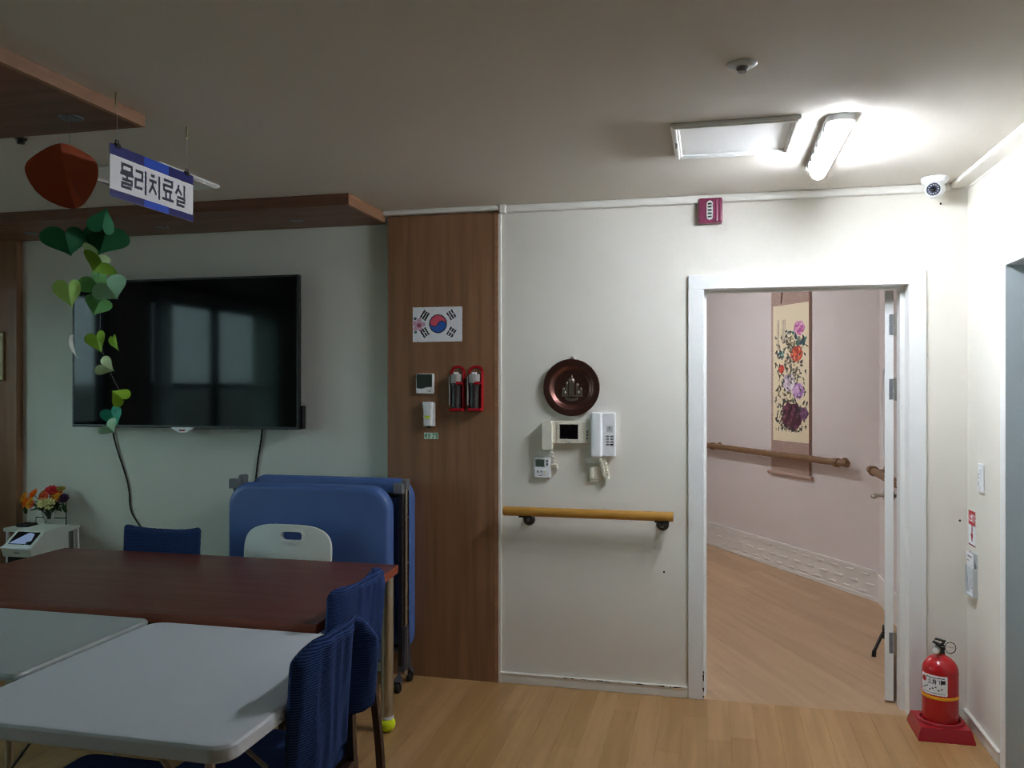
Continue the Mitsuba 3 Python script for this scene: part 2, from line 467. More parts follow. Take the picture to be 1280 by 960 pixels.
# wooden ceiling boards with their downlights
def downlight(parent, x, y, z):
    f = add(parent + '__downlight', lathe([(.026, -.003), (.036, -.003), (.038, 0), (.036, .004), (.026, .004), (.022, .001), (.026, -.003)], 28), M_grey, 40, frame((x, y, z), (1, 0, 0), (0, 1, 0)))
    add(f + '__lamp', lathe([(0, -.006), (.014, -.0045), (.024, -.001), (.024, .002), (0, .002)], 24), M_grey, 40, frame((x, y, z), (1, 0, 0), (0, 1, 0)))


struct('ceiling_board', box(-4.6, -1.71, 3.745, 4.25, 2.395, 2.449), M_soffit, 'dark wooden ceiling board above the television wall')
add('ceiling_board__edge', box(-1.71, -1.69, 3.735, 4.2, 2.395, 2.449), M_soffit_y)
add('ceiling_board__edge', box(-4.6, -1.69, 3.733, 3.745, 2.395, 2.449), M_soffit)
for px in (-2.12, -2.925, -3.777):
    downlight('ceiling_board', px, 4.03, 2.3945)
struct('ceiling_board_001', box(-4.6, -1.89, .4, 2.49, 2.408, 2.449), M_soffit, 'dark wooden ceiling board over the tables, upper left')
add('ceiling_board_001__edge', box(-1.89, -1.872, .4, 2.49, 2.408, 2.449), M_soffit_y)
downlight('ceiling_board_001', -2.04, 2.345, 2.4075)
downlight('ceiling_board_001', -3.2, 2.345, 2.4075)


# ------------------------------------------------------------------ doorway of the back wall, door leaf, corridor
def casing_x(y):
    w, p = .076, .018
    return [rbox(DX0 - w, DX0, y - p, y, 0, DZ + .001, .004), rbox(DX1, DX1 + w, y - p, y, 0, DZ + .001, .004), rbox(DX0 - w, DX1 + w, y - p, y, DZ, DZ + .07, .004)]


c = casing_x(4.2)
struct('door_1', cat([box(DX0 - .02, DX0, 4.19, 4.35, 0, DZ), box(DX1, DX1 + .02, 4.19, 4.35, 0, DZ), box(DX0 - .02, DX1 + .02, 4.19, 4.35, DZ, DZ + .02), box(DX1 - .02, DX1, 4.27, 4.345, 0, DZ)]), M_white, 'white painted frame of the open doorway')
for m in c:
    add('door_1__casing', m, M_white, 40)
add('door_1__stop', box(DX0, DX0 + .012, 4.25, 4.30, 0, DZ), M_white)
add('door_1__stop', box(DX0, DX1, 4.25, 4.30, DZ - .012, DZ), M_white)
for i in range(9):
    z = .01 + .14 * rng.random() ** 1.5
    add('door_1__paint_chip', rbox(DX0 - .004 - .003 * rng.random(), DX0 + .0005, 4.1808, 4.1824, z, z + .006 + .012 * rng.random(), .0004, 4), M_black)

# door leaf opened into the corridor, seen on its hinge edge
hx, hy = .833, 4.352
ld = np.array((.186, .983, 0.))
ld /= np.linalg.norm(ld)
FL = frame((hx, hy, 0), ld)                 # local x along the leaf, y up, z = right x up
side = np.cross(ld, (0, 0, 1))              # points to the right-hand (+X) side of the leaf
add('door_leaf', rbox(0, .86, .01, 1.985, -.02, .02, .002), M_white, 40, FL)
lab('door_leaf', 'white door standing open into the corridor, seen on its hinge edge', 'door')
for z in (1.82, 1.51, .29):
    h = add('door_leaf__hinge', cat([rbox(-.0015, .0, z - .05, z + .05, .0, .018, .0005, 4)]), M_grey, 40, FL)
    add(h + '__knuckle', bar((-.004, z - .055, .027), (-.004, z + .055, .027), .0055, 12), M_steel, 40, FL)
    add(h + '__leaf_plate', rbox(.0, .03, z - .05, z + .05, .0195, .0215, .0005, 4), M_grey, 40, FL)
for sgn in (-1, 1):
    zz = sgn * .02
    hnd = add('door_leaf__handle', cat([lathe([(0, 0), (.026, 0), (.026, .006), (.022, .009), (0, .009)], 24)]), M_steel, 40, FL @ frame((.795, .9, zz), (1, 0, 0), (0, 1, 0)) @ np.diag([1, 1, sgn, 1]))
    add(hnd + '__lever', tube(spline([(.795, .9, zz), (.795, .9, zz + sgn * .04), (.785, .9, zz + sgn * .05), (.70, .9, zz + sgn * .05)], 24), .0105, 12), M_steel, 40, FL)
st = add('door_leaf__door_holder', rbox(.74, .78, .1, .17, -.034, -.019, .004), M_dark, 40, FL)
add(st + '__arm', cat([sq(FL[:3, :3] @ np.array((.76, .13, -.03)) + FL[:3, 3], FL[:3, :3] @ np.array((.72, .03, -.075)) + FL[:3, 3], .012, .012), ]), M_dark)
add(st + '__rubber_foot', cat([sq(FL[:3, :3] @ np.array((.72, .035, -.074)) + FL[:3, 3], FL[:3, :3] @ np.array((.72, .002, -.078)) + FL[:3, 3], .022, .022)]), M_black)
add('door_leaf__cord', tube([FL[:3, :3] @ np.array((.80 + .004 * math.sin(q * 5), 1.62 - q * .5, -.026 - .012 * math.sin(q * 3.1))) + FL[:3, 3] for q in np.linspace(0, 1, 24)], .004, 8), M_whiteplastic, 40)
lab('door_leaf__cord', 'white hanging cord')

A, B = np.array((-1.31, 10.414)), np.array((1.15, 6.33))
wd = (B - A) / np.linalg.norm(B - A)
wn = np.array((wd[1], -wd[0]))              # out of the wall, towards the room


def hallpoly(d0, d1):
    return Polygon([tuple(A + wn * d0), tuple(B + wn * d0), tuple(B + wn * d1), tuple(A + wn * d1)])


struct('wall_hall_far', ext(Polygon([tuple(A), tuple(B), (1.3, 6.33), (1.3, 10.6), (-1.31, 10.6)]), 2.55, -.05), M_hallwall, 'pale pinkish corridor wall with the scroll and the handrail')
struct('wall_hall_right', box(1.15, 1.28, 4.34, 6.34, -.05, 2.5), M_hallwall, 'corridor wall behind the open door leaf')
struct('wall_hall_left', box(-1.45, -1.31, 4.34, 10.6, -.05, 2.5), M_hallwall, 'corridor wall hidden left of the doorway')
struct('ceiling_hall', box(-1.45, 1.28, 4.34, 10.6, 2.5, 2.56), M_ceil, 'corridor ceiling')
hp = Polygon([(-1.31, 4.2), (1.15, 4.2), tuple(B), tuple(A)])
struct('floor_hall', box(-1.45, 1.28, 4.21, 10.6, -.12, -.0025), M_joint, 'pale oak vinyl plank floor of the corridor')
room = Polygon([(-1.31, 4.34), (1.15, 4.34), tuple(B), tuple(A)]).union(sbox(DX0, 4.2, DX1, 4.36))
hn = np.array((HD[1], -HD[0]))
org = np.array((.4, 4.0))
for i in range(-14, 45):
    off = rng.random() * LP
    for j in range(-9, 4):
        a = org + hn * (i * WP - .6) * 1 + HD * (j * LP + off)
        q = Polygon([tuple(a), tuple(a + HD * (LP - .0007)), tuple(a + HD * (LP - .0007) + hn * (WP - .0007)), tuple(a + hn * (WP - .0007))]).intersection(room)
        if q.is_empty or q.area < 4e-4 or q.geom_type != 'Polygon':
            continue
        add('floor_hall__plank', ext(q, .0025, -.0025), M_floorh[rng.integers(4)])
# tall embossed corridor skirting
FW = frame((*A, 0), (*wd, 0))               # local x along the far wall, y up, z out of it
WL = float(np.linalg.norm(B - A))
struct('baseboard_hall', cat([rbox(0, WL, 0, .03, 0, .016, .003), rbox(0, WL, .028, .195, 0, .009, .003), rbox(0, WL, .19, .22, 0, .014, .004)]), M_white, 'tall white embossed skirting of the corridor', 40)
scene['baseboard_hall'] = mikit.ply((lambda m: (m.apply_transform(FW), m)[1])(cat([rbox(0, WL, 0, .03, 0, .016, .003), rbox(0, WL, .028, .195, 0, .009, .003), rbox(0, WL, .19, .22, 0, .014, .004)])), M_white, smooth=40)
for row, zz, off in ((0, .045, .0), (1, .105, .08), (2, .172, .03)):
    x = 1.6 + off
    while x < WL - .1:
        add('baseboard_hall__raised_dash', rbox(x, x + .08, zz, zz + .013, .005, .019, .002, 4), M_white, 40, FW)
        x += .165
struct('baseboard_hall_right', rbox(1.136, 1.15, 4.35, 6.33, 0, .2, .004), M_white, 'white skirting of the corridor behind the door leaf')


def hall_rail(key, p0, p1, out, brackets, label):
    """wood handrail between p0 and p1, held off the wall in the direction -out"""
    p0, p1, out = np.array(p0, float), np.array(p1, float), np.array(out, float)
    d = (p1 - p0) / np.linalg.norm(p1 - p0)
    add(key, tube([p0, p0 + d * .004, p1 - d * .004, p1], [.022, .026, .026, .022], 18), M_railwood2, 40)
    lab(key, label, 'handrail', 'wooden corridor handrails')
    for s in brackets:
        q = p0 + d * s
        b = add(key + '__bracket', tube([q - d * .022, q - d * .02, q - d * .008, q, q + d * .008, q + d * .02, q + d * .022], [.028, .034, .034, .03, .034, .034, .028], 18), M_railwood2, 40)
        add(b + '__stem', tube(spline([q, q - out * .05, q - out * .078], 12), .014, 12), M_railwood2, 40)
        add(b + '__wall_plate', tube([q - out * .068, q - out * .0795], .034, 20), M_railwood2, 40)


wn3 = np.array((*wn, 0))
Aw = np.array((*A, 0))
wd3 = np.array((*wd, 0))
ends = [Aw + wd3 * .8 + wn3 * .08 + (0, 0, .955), Aw + wd3 * (WL - .23) + wn3 * .08 + (0, 0, .955)]
hall_rail('corridor_handrail', ends[0], ends[1], wn3, [1.9, 3.62], 'long wooden corridor handrail crossing the scroll')
hall_rail('corridor_handrail_001', (1.07, 6.22, .945), (1.07, 4.6, .945), (-1, 0, 0), [.12, 1.4], 'short wooden handrail end just beside the open door leaf')

# corridor lamp (its light falls through the doorway)
LC = np.array((.5, 7.4)) + wn * 1.55
FLm = frame((*LC, 2.5), (*wd, 0))
add('corridor_ceiling_lamp', rbox(-.66, .66, -.028, -.0005, -.05, .05, .004), M_whiteplastic, 40, FLm)
lab('corridor_ceiling_lamp', 'long ceiling lamp of the corridor', 'lamp')
qa = np.linspace(0, math.pi, 13)
v = np.vstack([np.c_[np.full(13, x), -.028 - .06 * np.sin(qa), .045 * np.cos(qa)] for x in (-.65, .65)])
f = [t for i in range(12) for t in ((i, 13 + i, 14 + i), (i, 14 + i, i + 1))]
lampm = trimesh.Trimesh(v, f, process=False)
if lampm.face_normals[12][1] > 0:
    lampm.invert()
add('corridor_ceiling_lamp__diffuser', lampm, M_whiteplastic, False, FLm, emitter={'type': 'area', 'radiance': {'type': 'rgb', 'value': [HALL * q for q in HALL_RGB]}})

# hanging scroll with painted peonies
SX = float((np.array((.50, 7.41)) - A) @ wd)
FS = frame((*(A + wd * (SX + .262) + wn * .004), 0), (*wd, 0))
M_scrollcloth = mat('scroll_cloth', proc(lambda p, n, uv: mix(lin('a48c82'), lin('b49c92'), noise(p.z * 220, p.x * 220))), .7)
M_scrollpaper = mat('scroll_paper', 'e8dec2', .7)
M_vc = mat('painted', {'type': 'mesh_attribute', 'name': 'vertex_color'}, .7)
add('hanging_scroll', rbox(-.262, .262, .79, 2.36, 0, .003, .001, 4), M_scrollcloth, False, FS)
lab('hanging_scroll', 'tall hanging scroll painted with pink, red and purple peonies on the corridor wall', 'scroll')
add('hanging_scroll__painting', rbox(-.235, .235, 1.065, 2.185, .003, .0042, .0003, 4), M_scrollpaper, False, FS)
add('hanging_scroll__roller', bar((-.285, .795, .012), (.285, .795, .012), .016, 14), M_scrollcloth, 40, FS)
add('hanging_scroll__edge_ribbon', rbox(.235, .262, .8, 2.36, .003, .005, .0004, 4), mat('scroll_edge', '7b5c50', .7), False, FS)
add('hanging_scroll__hanging_tassel', cat([tube(spline([(-.11, 2.36, .006), (-.112, 2.27, .008), (-.125, 2.2, .007)], 12), .004, 6)]), mat('tassel', '6f5148', .8), 40, FS)


def blobs(items):
    """thin painted patches: (x, y, rx, ry, angle, colour)"""
    vs, fs, cs, n = [], [], [], 0
    for k, (x, y, rx, ry, an, col) in enumerate(items):
        m = 9
        t = np.arange(m) / m * 2 * math.pi
        w = 1 + .22 * np.sin(3 * t + k * 1.7)
        px, py = rx * w * np.cos(t), ry * w * np.sin(t)
        ca, sa = math.cos(an), math.sin(an)
        z = .0045 + .0000025 * (k % 400) + .0003 * (k / max(len(items), 1))
        ring = np.c_[x + px * ca - py * sa, y + px * sa + py * ca, np.full(m, z)]
        vs.append(np.vstack([ring, [[x, y, z + .0002]]]))
        fs += [(n + m, n + i, n + (i + 1) % m) for i in range(m)]
        cs.append(np.tile(lin(col), (m + 1, 1)))
        n += m + 1
    return trimesh.Trimesh(np.vstack(vs), fs, process=False), np.vstack(cs)


def peony(x, y, r, cols, n=26):
    it = []
    for k in range(n):
        d = r * math.sqrt((n - k) / n) * .82
        a = k * 2.4
        it.append((x + d * math.cos(a), y + d * math.sin(a) * .85, r * .36, r * .22, a + 1.3, cols[int(rng.integers(len(cols)))]))
    return it


items = []
for k in range(430):                        # leaves and stems of ink
    y = 1.15 + .78 * rng.random() ** 1.25
    x = .02 + .09 * (1.95 - y) * -.3 + .11 * rng.normal()
    if abs(x) > .215:
        continue
    items.append((x, y, .009 + .016 * rng.random(), .005 + .006 * rng.random(), rng.random() * 3, ['2e2a2c', '453c36', '5c5444', '3a4440', '8a8068'][rng.integers(5)]))
for x, y, r in ((.1, 1.88, .04), (.16, 1.87, .035), (-.15, 1.79, .028), (-.12, 1.77, .022), (.03, 1.96, .02), (-.03, 1.95, .022)):
    for q in range(5):
        items.append((x + .02 * rng.normal(), y + .015 * rng.normal(), r * .8, r * .4, rng.random() * 3, ['2f6468', '3d7a70', '284858', '2a2f40'][rng.integers(4)]))
m, c = blobs(items)
scene['hanging_scroll__ink_leaves'] = mikit.ply((m.apply_transform(FS), m)[1], M_vc, color=c)
for nm, x, y, r, cols, lb in (('peony', .115, 1.985, .068, ['c56aa8', 'd99ac4', 'b2559a', 'e6bcd6'], 'painted pink peony'), ('peony', .08, 1.78, .078, ['c2442e', 'd8664a', 'a8342a', 'e49a80'], 'painted red peony'),
                              ('peony', -.12, 1.66, .042, ['b8342c', 'd05a48', '962a26'], 'painted small red peony'), ('peony', -.02, 1.545, .085, ['e6dfe6', 'd6cbd8', 'f0ecec', 'b9a9bd'], 'painted white peony'),
                              ('peony', .1, 1.48, .078, ['b58ac0', 'cfa9d4', '9c6aac', 'ddc6e2'], 'painted lilac peony'), ('peony', .02, 1.27, .135, ['4a1f34', '5c2840', '3a1828', '6e3a52'], 'painted dark purple peony'),
                              ('peony', .17, 1.3, .06, ['6c4468', '7d5578', '543450'], 'painted small purple peony')):
    m, c = blobs(peony(x, y, r, cols, 34))
    k = add('hanging_scroll__' + nm, (m.apply_translation((0, 0, .0008)), m)[1], M_vc, False, FS, color=c)
    lab(k, lb)
ticks = []
for col, x in enumerate((-.17, -.155, -.105, -.088, -.071)):
    for q in range(14 if col > 1 else 18):
        y = 2.06 - q * .0135
        ticks.append(sbox(x - .004, y - .004, x + .004, y + .004).difference(sbox(x - .002, y - .0015, x + .004, y + .001)))
add('hanging_scroll__calligraphy', ext(unary_union(ticks), .0006, .0042), M_ink, False, FS)

# ------------------------------------------------------------------ doorway of the right wall and what lies behind it
M_jamb = mat('grey_jamb', 'b4bdbf', .35)
struct('door_2', cat([box(1.12, 1.62, RY1, RY1 + .02, 0, RZ), box(1.12, 1.62, RY0 - .02, RY0, 0, RZ), box(1.12, 1.62, RY0 - .02, RY1 + .02, RZ, RZ + .02)]), M_jamb, 'grey-blue lined doorway at the right edge')
for q in ((1.117, 1.135, RY1, RY1 + .06, 0, RZ), (1.117, 1.135, RY0 - .06, RY0, 0, RZ), (1.117, 1.135, RY0 - .06, RY1 + .06, RZ, RZ + .055)):
    add('door_2__casing', rbox(*q, .004), M_white, 40)
struct('door_2_back', box(1.62, 1.66, RY0 - .05, RY1 + .05, 0, RZ + .05), M_jamb, 'grey door leaf closing the right doorway')
struct('floor_right', box(1.135, 1.66, RY0 - .05, RY1 + .05, -.1, 0), M_floor[1], 'floor of the right doorway')

# ------------------------------------------------------------------ ceiling fittings
# LED batten: half-round diffuser with end caps and a row of slots along its left side
LX, LY0, LY1 = .43, 3.02, 3.70
a = np.linspace(0, math.pi, 15)
rings, ZL = [], CEIL - .022
for y, k in [(LY0 + .001, .02), (LY0 + .002, 1.0)] + [(LY1 - .035 + .035 * math.sin(q), math.cos(q) + .02) for q in np.linspace(0, math.pi / 2, 7)]:
    rings.append(np.c_[LX - .036 * k * np.cos(a), np.full(15, y), ZL - .05 * k * np.sin(a)])
v = np.vstack(rings)
f = []
for j in range(len(rings) - 1):
    for i in range(14):
        f += [(15 * j + i, 15 * j + 15 + i, 15 * j + 16 + i), (15 * j + i, 15 * j + 16 + i, 15 * j + i + 1)]
dif = trimesh.Trimesh(v, f, process=False)
q = len(f) // 2
if dif.face_normals[28 + 14][2] > 0:
    dif.invert()
add('led_ceiling_light', ext(sbox(LX - .047, LY0 + .035, LX + .047, LY1 + .01).union(affinity.scale(Point(LX, LY0 + .035).buffer(.047, quad_segs=12), 1, .9)), .0215, CEIL - .022), M_pale, 40)
lab('led_ceiling_light', 'lit tubular LED batten on the ceiling before the doorway', 'light')
add('led_ceiling_light__diffuser', dif, M_whiteplastic, False, emitter={'type': 'area', 'radiance': {'type': 'rgb', 'value': [LED * q for q in LED_RGB]}})
for i in range(6):
    y = LY0 + .07 + i * .1
    add('led_ceiling_light__clip', rbox(LX - .0465, LX - .034, y, y + .05, CEIL - .034, CEIL - .021, .001, 4), M_grey)


def hatch(key, x0, x1, y0, y1, label, group='square ceiling access panels'):
    w = .028
    z = CEIL
    for b in ((x0, x1, y0, y0 + w), (x0, x1, y1 - w, y1), (x0, x0 + w, y0, y1), (x1 - w, x1, y0, y1)):
        add(key + '__frame_rail', cat([rbox(*b, z - .014, z - .0005, .003), rbox(b[0] + .008, b[1] - .008, b[2] + .008, b[3] - .008, z - .019, z - .010, .003)]), M_white, 40)
    add(key + '__panel', rbox(x0 + w - .004, x1 - w + .004, y0 + w - .004, y1 - w + .004, z - .006, z - .0005, .001), M_white, 40)
    add(key + '__latch', rbox(x0 + .008, x0 + .018, (y0 + y1) / 2 - .03, (y0 + y1) / 2 + .03, z - .022, z - .018, .002), M_grey, 40)
    lab(key, label, 'access panel', group)


hatch('ceiling_access_panel', -.14, .30, 3.0, 3.43, 'framed white access panel on the ceiling beside the lit LED batten')
hatch('ceiling_access_panel_001', -2.64, -2.2, 3.02, 3.45, 'framed access panel on the dim ceiling behind the hanging blue and white sign')
add('sprinkler_head', lathe([(0, 0), (.043, 0), (.041, -.003), (.03, -.008), (0, -.008)], 32), M_pale, 40, np.array([[1, 0, 0, .086], [0, 1, 0, 2.49], [0, 0, 1, CEIL - .0005], [0, 0, 0, 1.]]))
add('sprinkler_head__nozzle', lathe([(0, -.008), (.016, -.008), (.017, -.015), (.012, -.019), (.014, -.022), (0, -.023)], 24), M_grey, 40, np.array([[1, 0, 0, .086], [0, 1, 0, 2.49], [0, 0, 1, CEIL], [0, 0, 0, 1.]]))
lab('sprinkler_head', 'small fire sprinkler with pale flange on the ceiling, upper right', 'sprinkler')
labels['sprinkler_head__nozzle'] = {'label': 'dark grey nozzle'}
add('sprinkler_head_001', lathe([(0, 0), (.022, 0), (.02, -.006), (.012, -.012), (.014, -.02), (0, -.022)], 24), M_dark, 40, np.array([[1, 0, 0, -2.5], [0, 1, 0, 2.62], [0, 0, 1, CEIL - .0005], [0, 0, 0, 1.]]))
lab('sprinkler_head_001', 'small dark sprinkler on the ceiling above the orange paper leaf', 'sprinkler')

# dome camera
cx, cy = .965, 4.06
FC = np.array([[1, 0, 0, cx], [0, 1, 0, cy], [0, 0, 1, CEIL], [0, 0, 0, 1.]])
add('security_camera', lathe([(0, -.0005), (.056, -.0005), (.056, -.012), (.05, -.024), (.044, -.027), (0, -.027)], 40), M_whiteplastic, 40, FC)
lab('security_camera', 'white dome security camera on the ceiling in the right corner', 'camera')
b = trimesh.creation.icosphere(3, .043)
b.apply_translation((cx, cy, CEIL - .05))
add('security_camera__housing', b, M_whiteplastic, True)
cdv = np.array((-.32, -.90, -.30))
cdv /= np.linalg.norm(cdv)
FE = frame(np.array((cx, cy, CEIL - .05)) + cdv * .03, np.cross((0, 0, 1), cdv))
add('security_camera__collar', lathe([(0.0, 0), (.034, 0), (.034, .012), (.030, .0165), (.027, .012), (.0, .012)], 32), M_whiteplastic, 40, FE)
fcam = add('security_camera__face', lathe([(0, .0145), (.027, .0145), (.027, .011), (0, .011)], 32), mat('camera_face', '262a3c', .15), 40, FE)
lab(fcam, 'dark lens face')
for i in range(12):
    q = i / 12 * 2 * math.pi
    add(fcam + '__infrared_led', lathe([(0, .0172), (.002, .0166), (.003, .0145), (0, .0145)], 8), M_pale, 40, FE @ np.array([[1, 0, 0, .02 * math.cos(q)], [0, 1, 0, .02 * math.sin(q)], [0, 0, 1, 0], [0, 0, 0, 1.]]))
add(fcam + '__lens', lathe([(0, .019), (.007, .0185), (.011, .0165), (.011, .0145), (0, .0145)], 24), M_screen, 40, FE)

# fire alarm sounder
FA = fwall(-.004, 2.372)
add('fire_alarm', rbox(-.057, .057, -.061, .061, 0, .045, .01, 12), M_siren, 40, FA)
lab('fire_alarm', 'dark red square fire alarm sounder high on the wall by the moulding', 'alarm')
add('fire_alarm__ridge', rbox(.022, .034, -.055, .055, .042, .050, .004), M_siren, 40, FA)
add('fire_alarm__ridge', rbox(.042, .053, -.053, .053, .040, .048, .004), M_siren, 40, FA)
g = add('fire_alarm__grille', bevel(rrect(-.018, .012, -.046, .046, .0145), .006, .002, .044), M_pale, 40, FA)
add(g + '__slot', ext(unary_union([rrect(-.012, .006, y, y + .008, .003) for y in (-.036, -.02, -.004, .012, .026)]), .0006, .0499), M_dark, False, FA)
lab(g, 'pale grey grille')

# hooks and the hanging sign
SGX, SY0, SY1, SZ0, SZ1 = -1.815, 2.245, 2.675, 2.118, 2.283
for i, y in enumerate((2.275, 2.64)):
    k = add('ceiling_hook', cat([bar((SGX, y, CEIL), (SGX, y, CEIL - .034), .0034, 10), tube([(SGX, y + .006 * math.sin(q), CEIL - .04 + .006 * math.cos(q)) for q in np.linspace(0, 5.4, 14)], .0018, 6)]), M_gold, 40)
    lab(k, ['small brass screw hook in the ceiling above the near end of the hanging sign', 'small brass screw hook in the ceiling above the far end of the hanging sign'][i], 'hook', 'hooks of the hanging sign')
FG = frame((SGX, (SY0 + SY1) / 2, (SZ0 + SZ1) / 2), (0, 1, 0))
hw, hh = (SY1 - SY0) / 2, (SZ1 - SZ0) / 2
add('hanging_sign', rbox(-hw, hw, -hh, hh, -.002, .002, .0008, 4), M_paper, False, FG)
lab('hanging_sign', 'hanging white sign with blue bands and Korean lettering 물리치료실', 'sign')
for y0, y1 in ((hh - .033, hh), (-hh, -hh + .024)):
    for x0, x1, mm in ((-hw, -hw * .25, M_blue1), (-hw * .25, hw * .35, M_blue2), (hw * .35, hw, M_blue1)):
        k = add('hanging_sign__blue_band', box(x0, x1, y0, y1, .002, .0026), mm, False, FG)
        lab(k, 'blue printed band')
k = add('hanging_sign__lettering', ext(affinity.translate(hangul('물리치료실', .074, .062, .15, .12), 0, -.004), .0006, .002), M_navyink, False, FG)
lab(k, 'dark Korean lettering 물리치료실')
for x in (-hw + .035, hw - .035):
    cl = add('hanging_sign__clip', cat([rbox(x - .011, x + .011, hh - .008, hh + .006, -.006, .006, .002), tube([(x - .008, hh + .004, 0), (x - .006, hh + .016, 0), (x + .006, hh + .016, 0), (x + .008, hh + .004, 0)], .0018, 6)]), M_black, 40, FG)
    add(cl + '__string', bar((x, hh + .014, 0), (x - (x / abs(x)) * .0, CEIL - .048 - (SZ0 + SZ1) / 2, 0), .0006, 5), M_pale, False, FG)

# ------------------------------------------------------------------ garland of paper leaves
def heart(w, h, fold=.18, cup=.12, kind='heart', n=11):
    """a creased paper heart in the local x-y plane, lobes up, tip at the bottom"""
    t = np.linspace(0, 2 * math.pi, 49)[:-1]
    if kind == 'heart':
        x = 16 * np.sin(t) ** 3 / 16
        y = (13 * np.cos(t) - 5 * np.cos(2 * t) - 2 * np.cos(3 * t) - np.cos(4 * t)) / 17
    else:
        x, y = np.cos(t) * (1 + .07 * np.sin(3 * t + .5)), np.sin(t) * (1 + .06 * np.cos(4 * t))
    c = np.array((0, .05))
    vs, fs = [], []
    for k in range(n):
        s = 1 - k / n
        vs.append(np.c_[c[0] + (x - c[0]) * s, c[1] + (y - c[1]) * s])
    v = np.vstack(vs + [c[None]])
    m = len(t)
    for k in range(n - 1):
        for i in range(m):
            j = (i + 1) % m
            fs += [(k * m + i, k * m + j, (k + 1) * m + j), (k * m + i, (k + 1) * m + j, (k + 1) * m + i)]
    fs += [((n - 1) * m + i, (n - 1) * m + (i + 1) % m, n * m) for i in range(m)]
    z = -fold * np.abs(v[:, 0]) * w / 2 * 2 + cup * (v[:, 1] ** 2) * h / 2
    V = np.c_[v[:, 0] * w / 2, v[:, 1] * h / 2, z]
    F = np.array(fs)
    th = .0006
    both = np.vstack([V + (0, 0, th), V - (0, 0, th)])
    N = len(V)
    rim = []
    for i in range(m):
        j = (i + 1) % m
        rim += [(j, i, N + i), (j, N + i, N + j)]
    return trimesh.Trimesh(both, np.vstack([F[:, ::-1], F + N, rim]), process=False)


def leafmat(name, col):
    mat('leaf_' + name, col, .65, spec=.3)
    return 'mat_leaf_' + name


LM = {n: leafmat(n, c) for n, c in dict(orange='94401f', dark='0d5530', deep='1d6a44', mid='5a9a58', mint='98d0ae', yellow='8fbc5e', olive='6b9a2c', lime='8fc030', teal='1f8a70', pale='b4d6a4', white='d4dcd6').items()}
# name, x, z, depth offset, width, height, roll (deg), yaw, pitch, colour, kind, label
GX, GY = -2.02, 2.3
leaves = [
    (84, 219, .00, 80, 72, 12, 10, 15, 'orange', 'round', 'large crumpled orange paper leaf'),
    (84, 296, .04, 54, 48, 10, 14, -12, 'dark', 'heart', 'dark green paper heart'),
    (127, 291, .05, 56, 50, -12, -12, -12, 'dark', 'heart', 'dark green paper heart'),
    (126, 272, .02, 34, 40, 172, 20, 8, 'deep', 'heart', 'bottle green paper heart, tip up'),
    (119, 316, .04, 40, 22, -38, 10, 30, 'pale', 'heart', 'pale green paper heart'),
    (121, 328, .00, 46, 24, -38, 0, 10, 'olive', 'heart', 'olive folded paper heart'),
    (117, 348, .05, 40, 38, 40, 10, 0, 'mid', 'heart', 'mid green paper heart'),
    (133, 357, .00, 44, 38, 32, -16, -10, 'mint', 'heart', 'pale mint paper heart'),
    (87, 363, .02, 33, 42, 6, 18, 0, 'yellow', 'heart', 'yellow-green paper heart'),
    (120, 378, .04, 32, 30, -22, 0, 10, 'mid', 'heart', 'mid green paper heart'),
    (119, 424, .02, 26, 32, 14, 24, 10, 'olive', 'heart', 'olive paper heart'),
    (139, 425, .03, 12, 26, 22, 40, 10, 'olive', 'heart', 'narrow olive paper heart'),
    (128, 457, .02, 26, 24, 60, 0, 0, 'pale', 'heart', 'pale green paper heart'),
    (145, 496, .00, 26, 25, -130, 0, 0, 'lime', 'heart', 'lime green paper heart'),
    (137, 520, .03, 26, 30, 20, 10, 0, 'teal', 'heart', 'teal paper heart'),
    (132, 535, .00, 26, 19, 44, 0, 0, 'mint', 'heart', 'pale mint paper heart'),
    (91, 430, .02, 9, 36, 14, 55, 0, 'white', 'heart', 'narrow white paper leaf'),
]
cs_, sn_ = math.cos(YAW), math.sin(YAW)
SC = 2.70 / 1050
gpts = []
for i, (px, py, dd, w, h, roll, yaw, pitch, colr, kind, lb) in enumerate(leaves):
    x = GX + (px - 84) * SC * .75 - dd * .66
    y = GY + (px - 84) * SC * .66 + dd * .75
    z = 2.205 - (py - 219) * SC
    R = trimesh.transformations.euler_matrix(math.radians(pitch), math.radians(yaw), math.radians(roll), 'rxyz')
    fr = frame((x, y, z), (.75, .66, 0)) @ R
    mesh = heart(w * SC * 1.04, h * SC * 1.04, .2 if kind == 'heart' else .3, .25, kind)
    k = add('paper_leaf_garland__paper_leaf', mesh, LM[colr], 50, fr)
    lab(k, lb)
    gpts.append((x, y, z))
lab('paper_leaf_garland', 'garland of green paper hearts below an orange paper leaf, hanging left of the sign', 'garland')
strp = [(GX, GY, 2.408)] + [gpts[i] for i in (0, 2, 6, 9, 10, 12, 13, 14)]
add('paper_leaf_garland__string', tube([(p[0], p[1] + .012, p[2]) for p in strp], .0007, 5), M_grey, False)

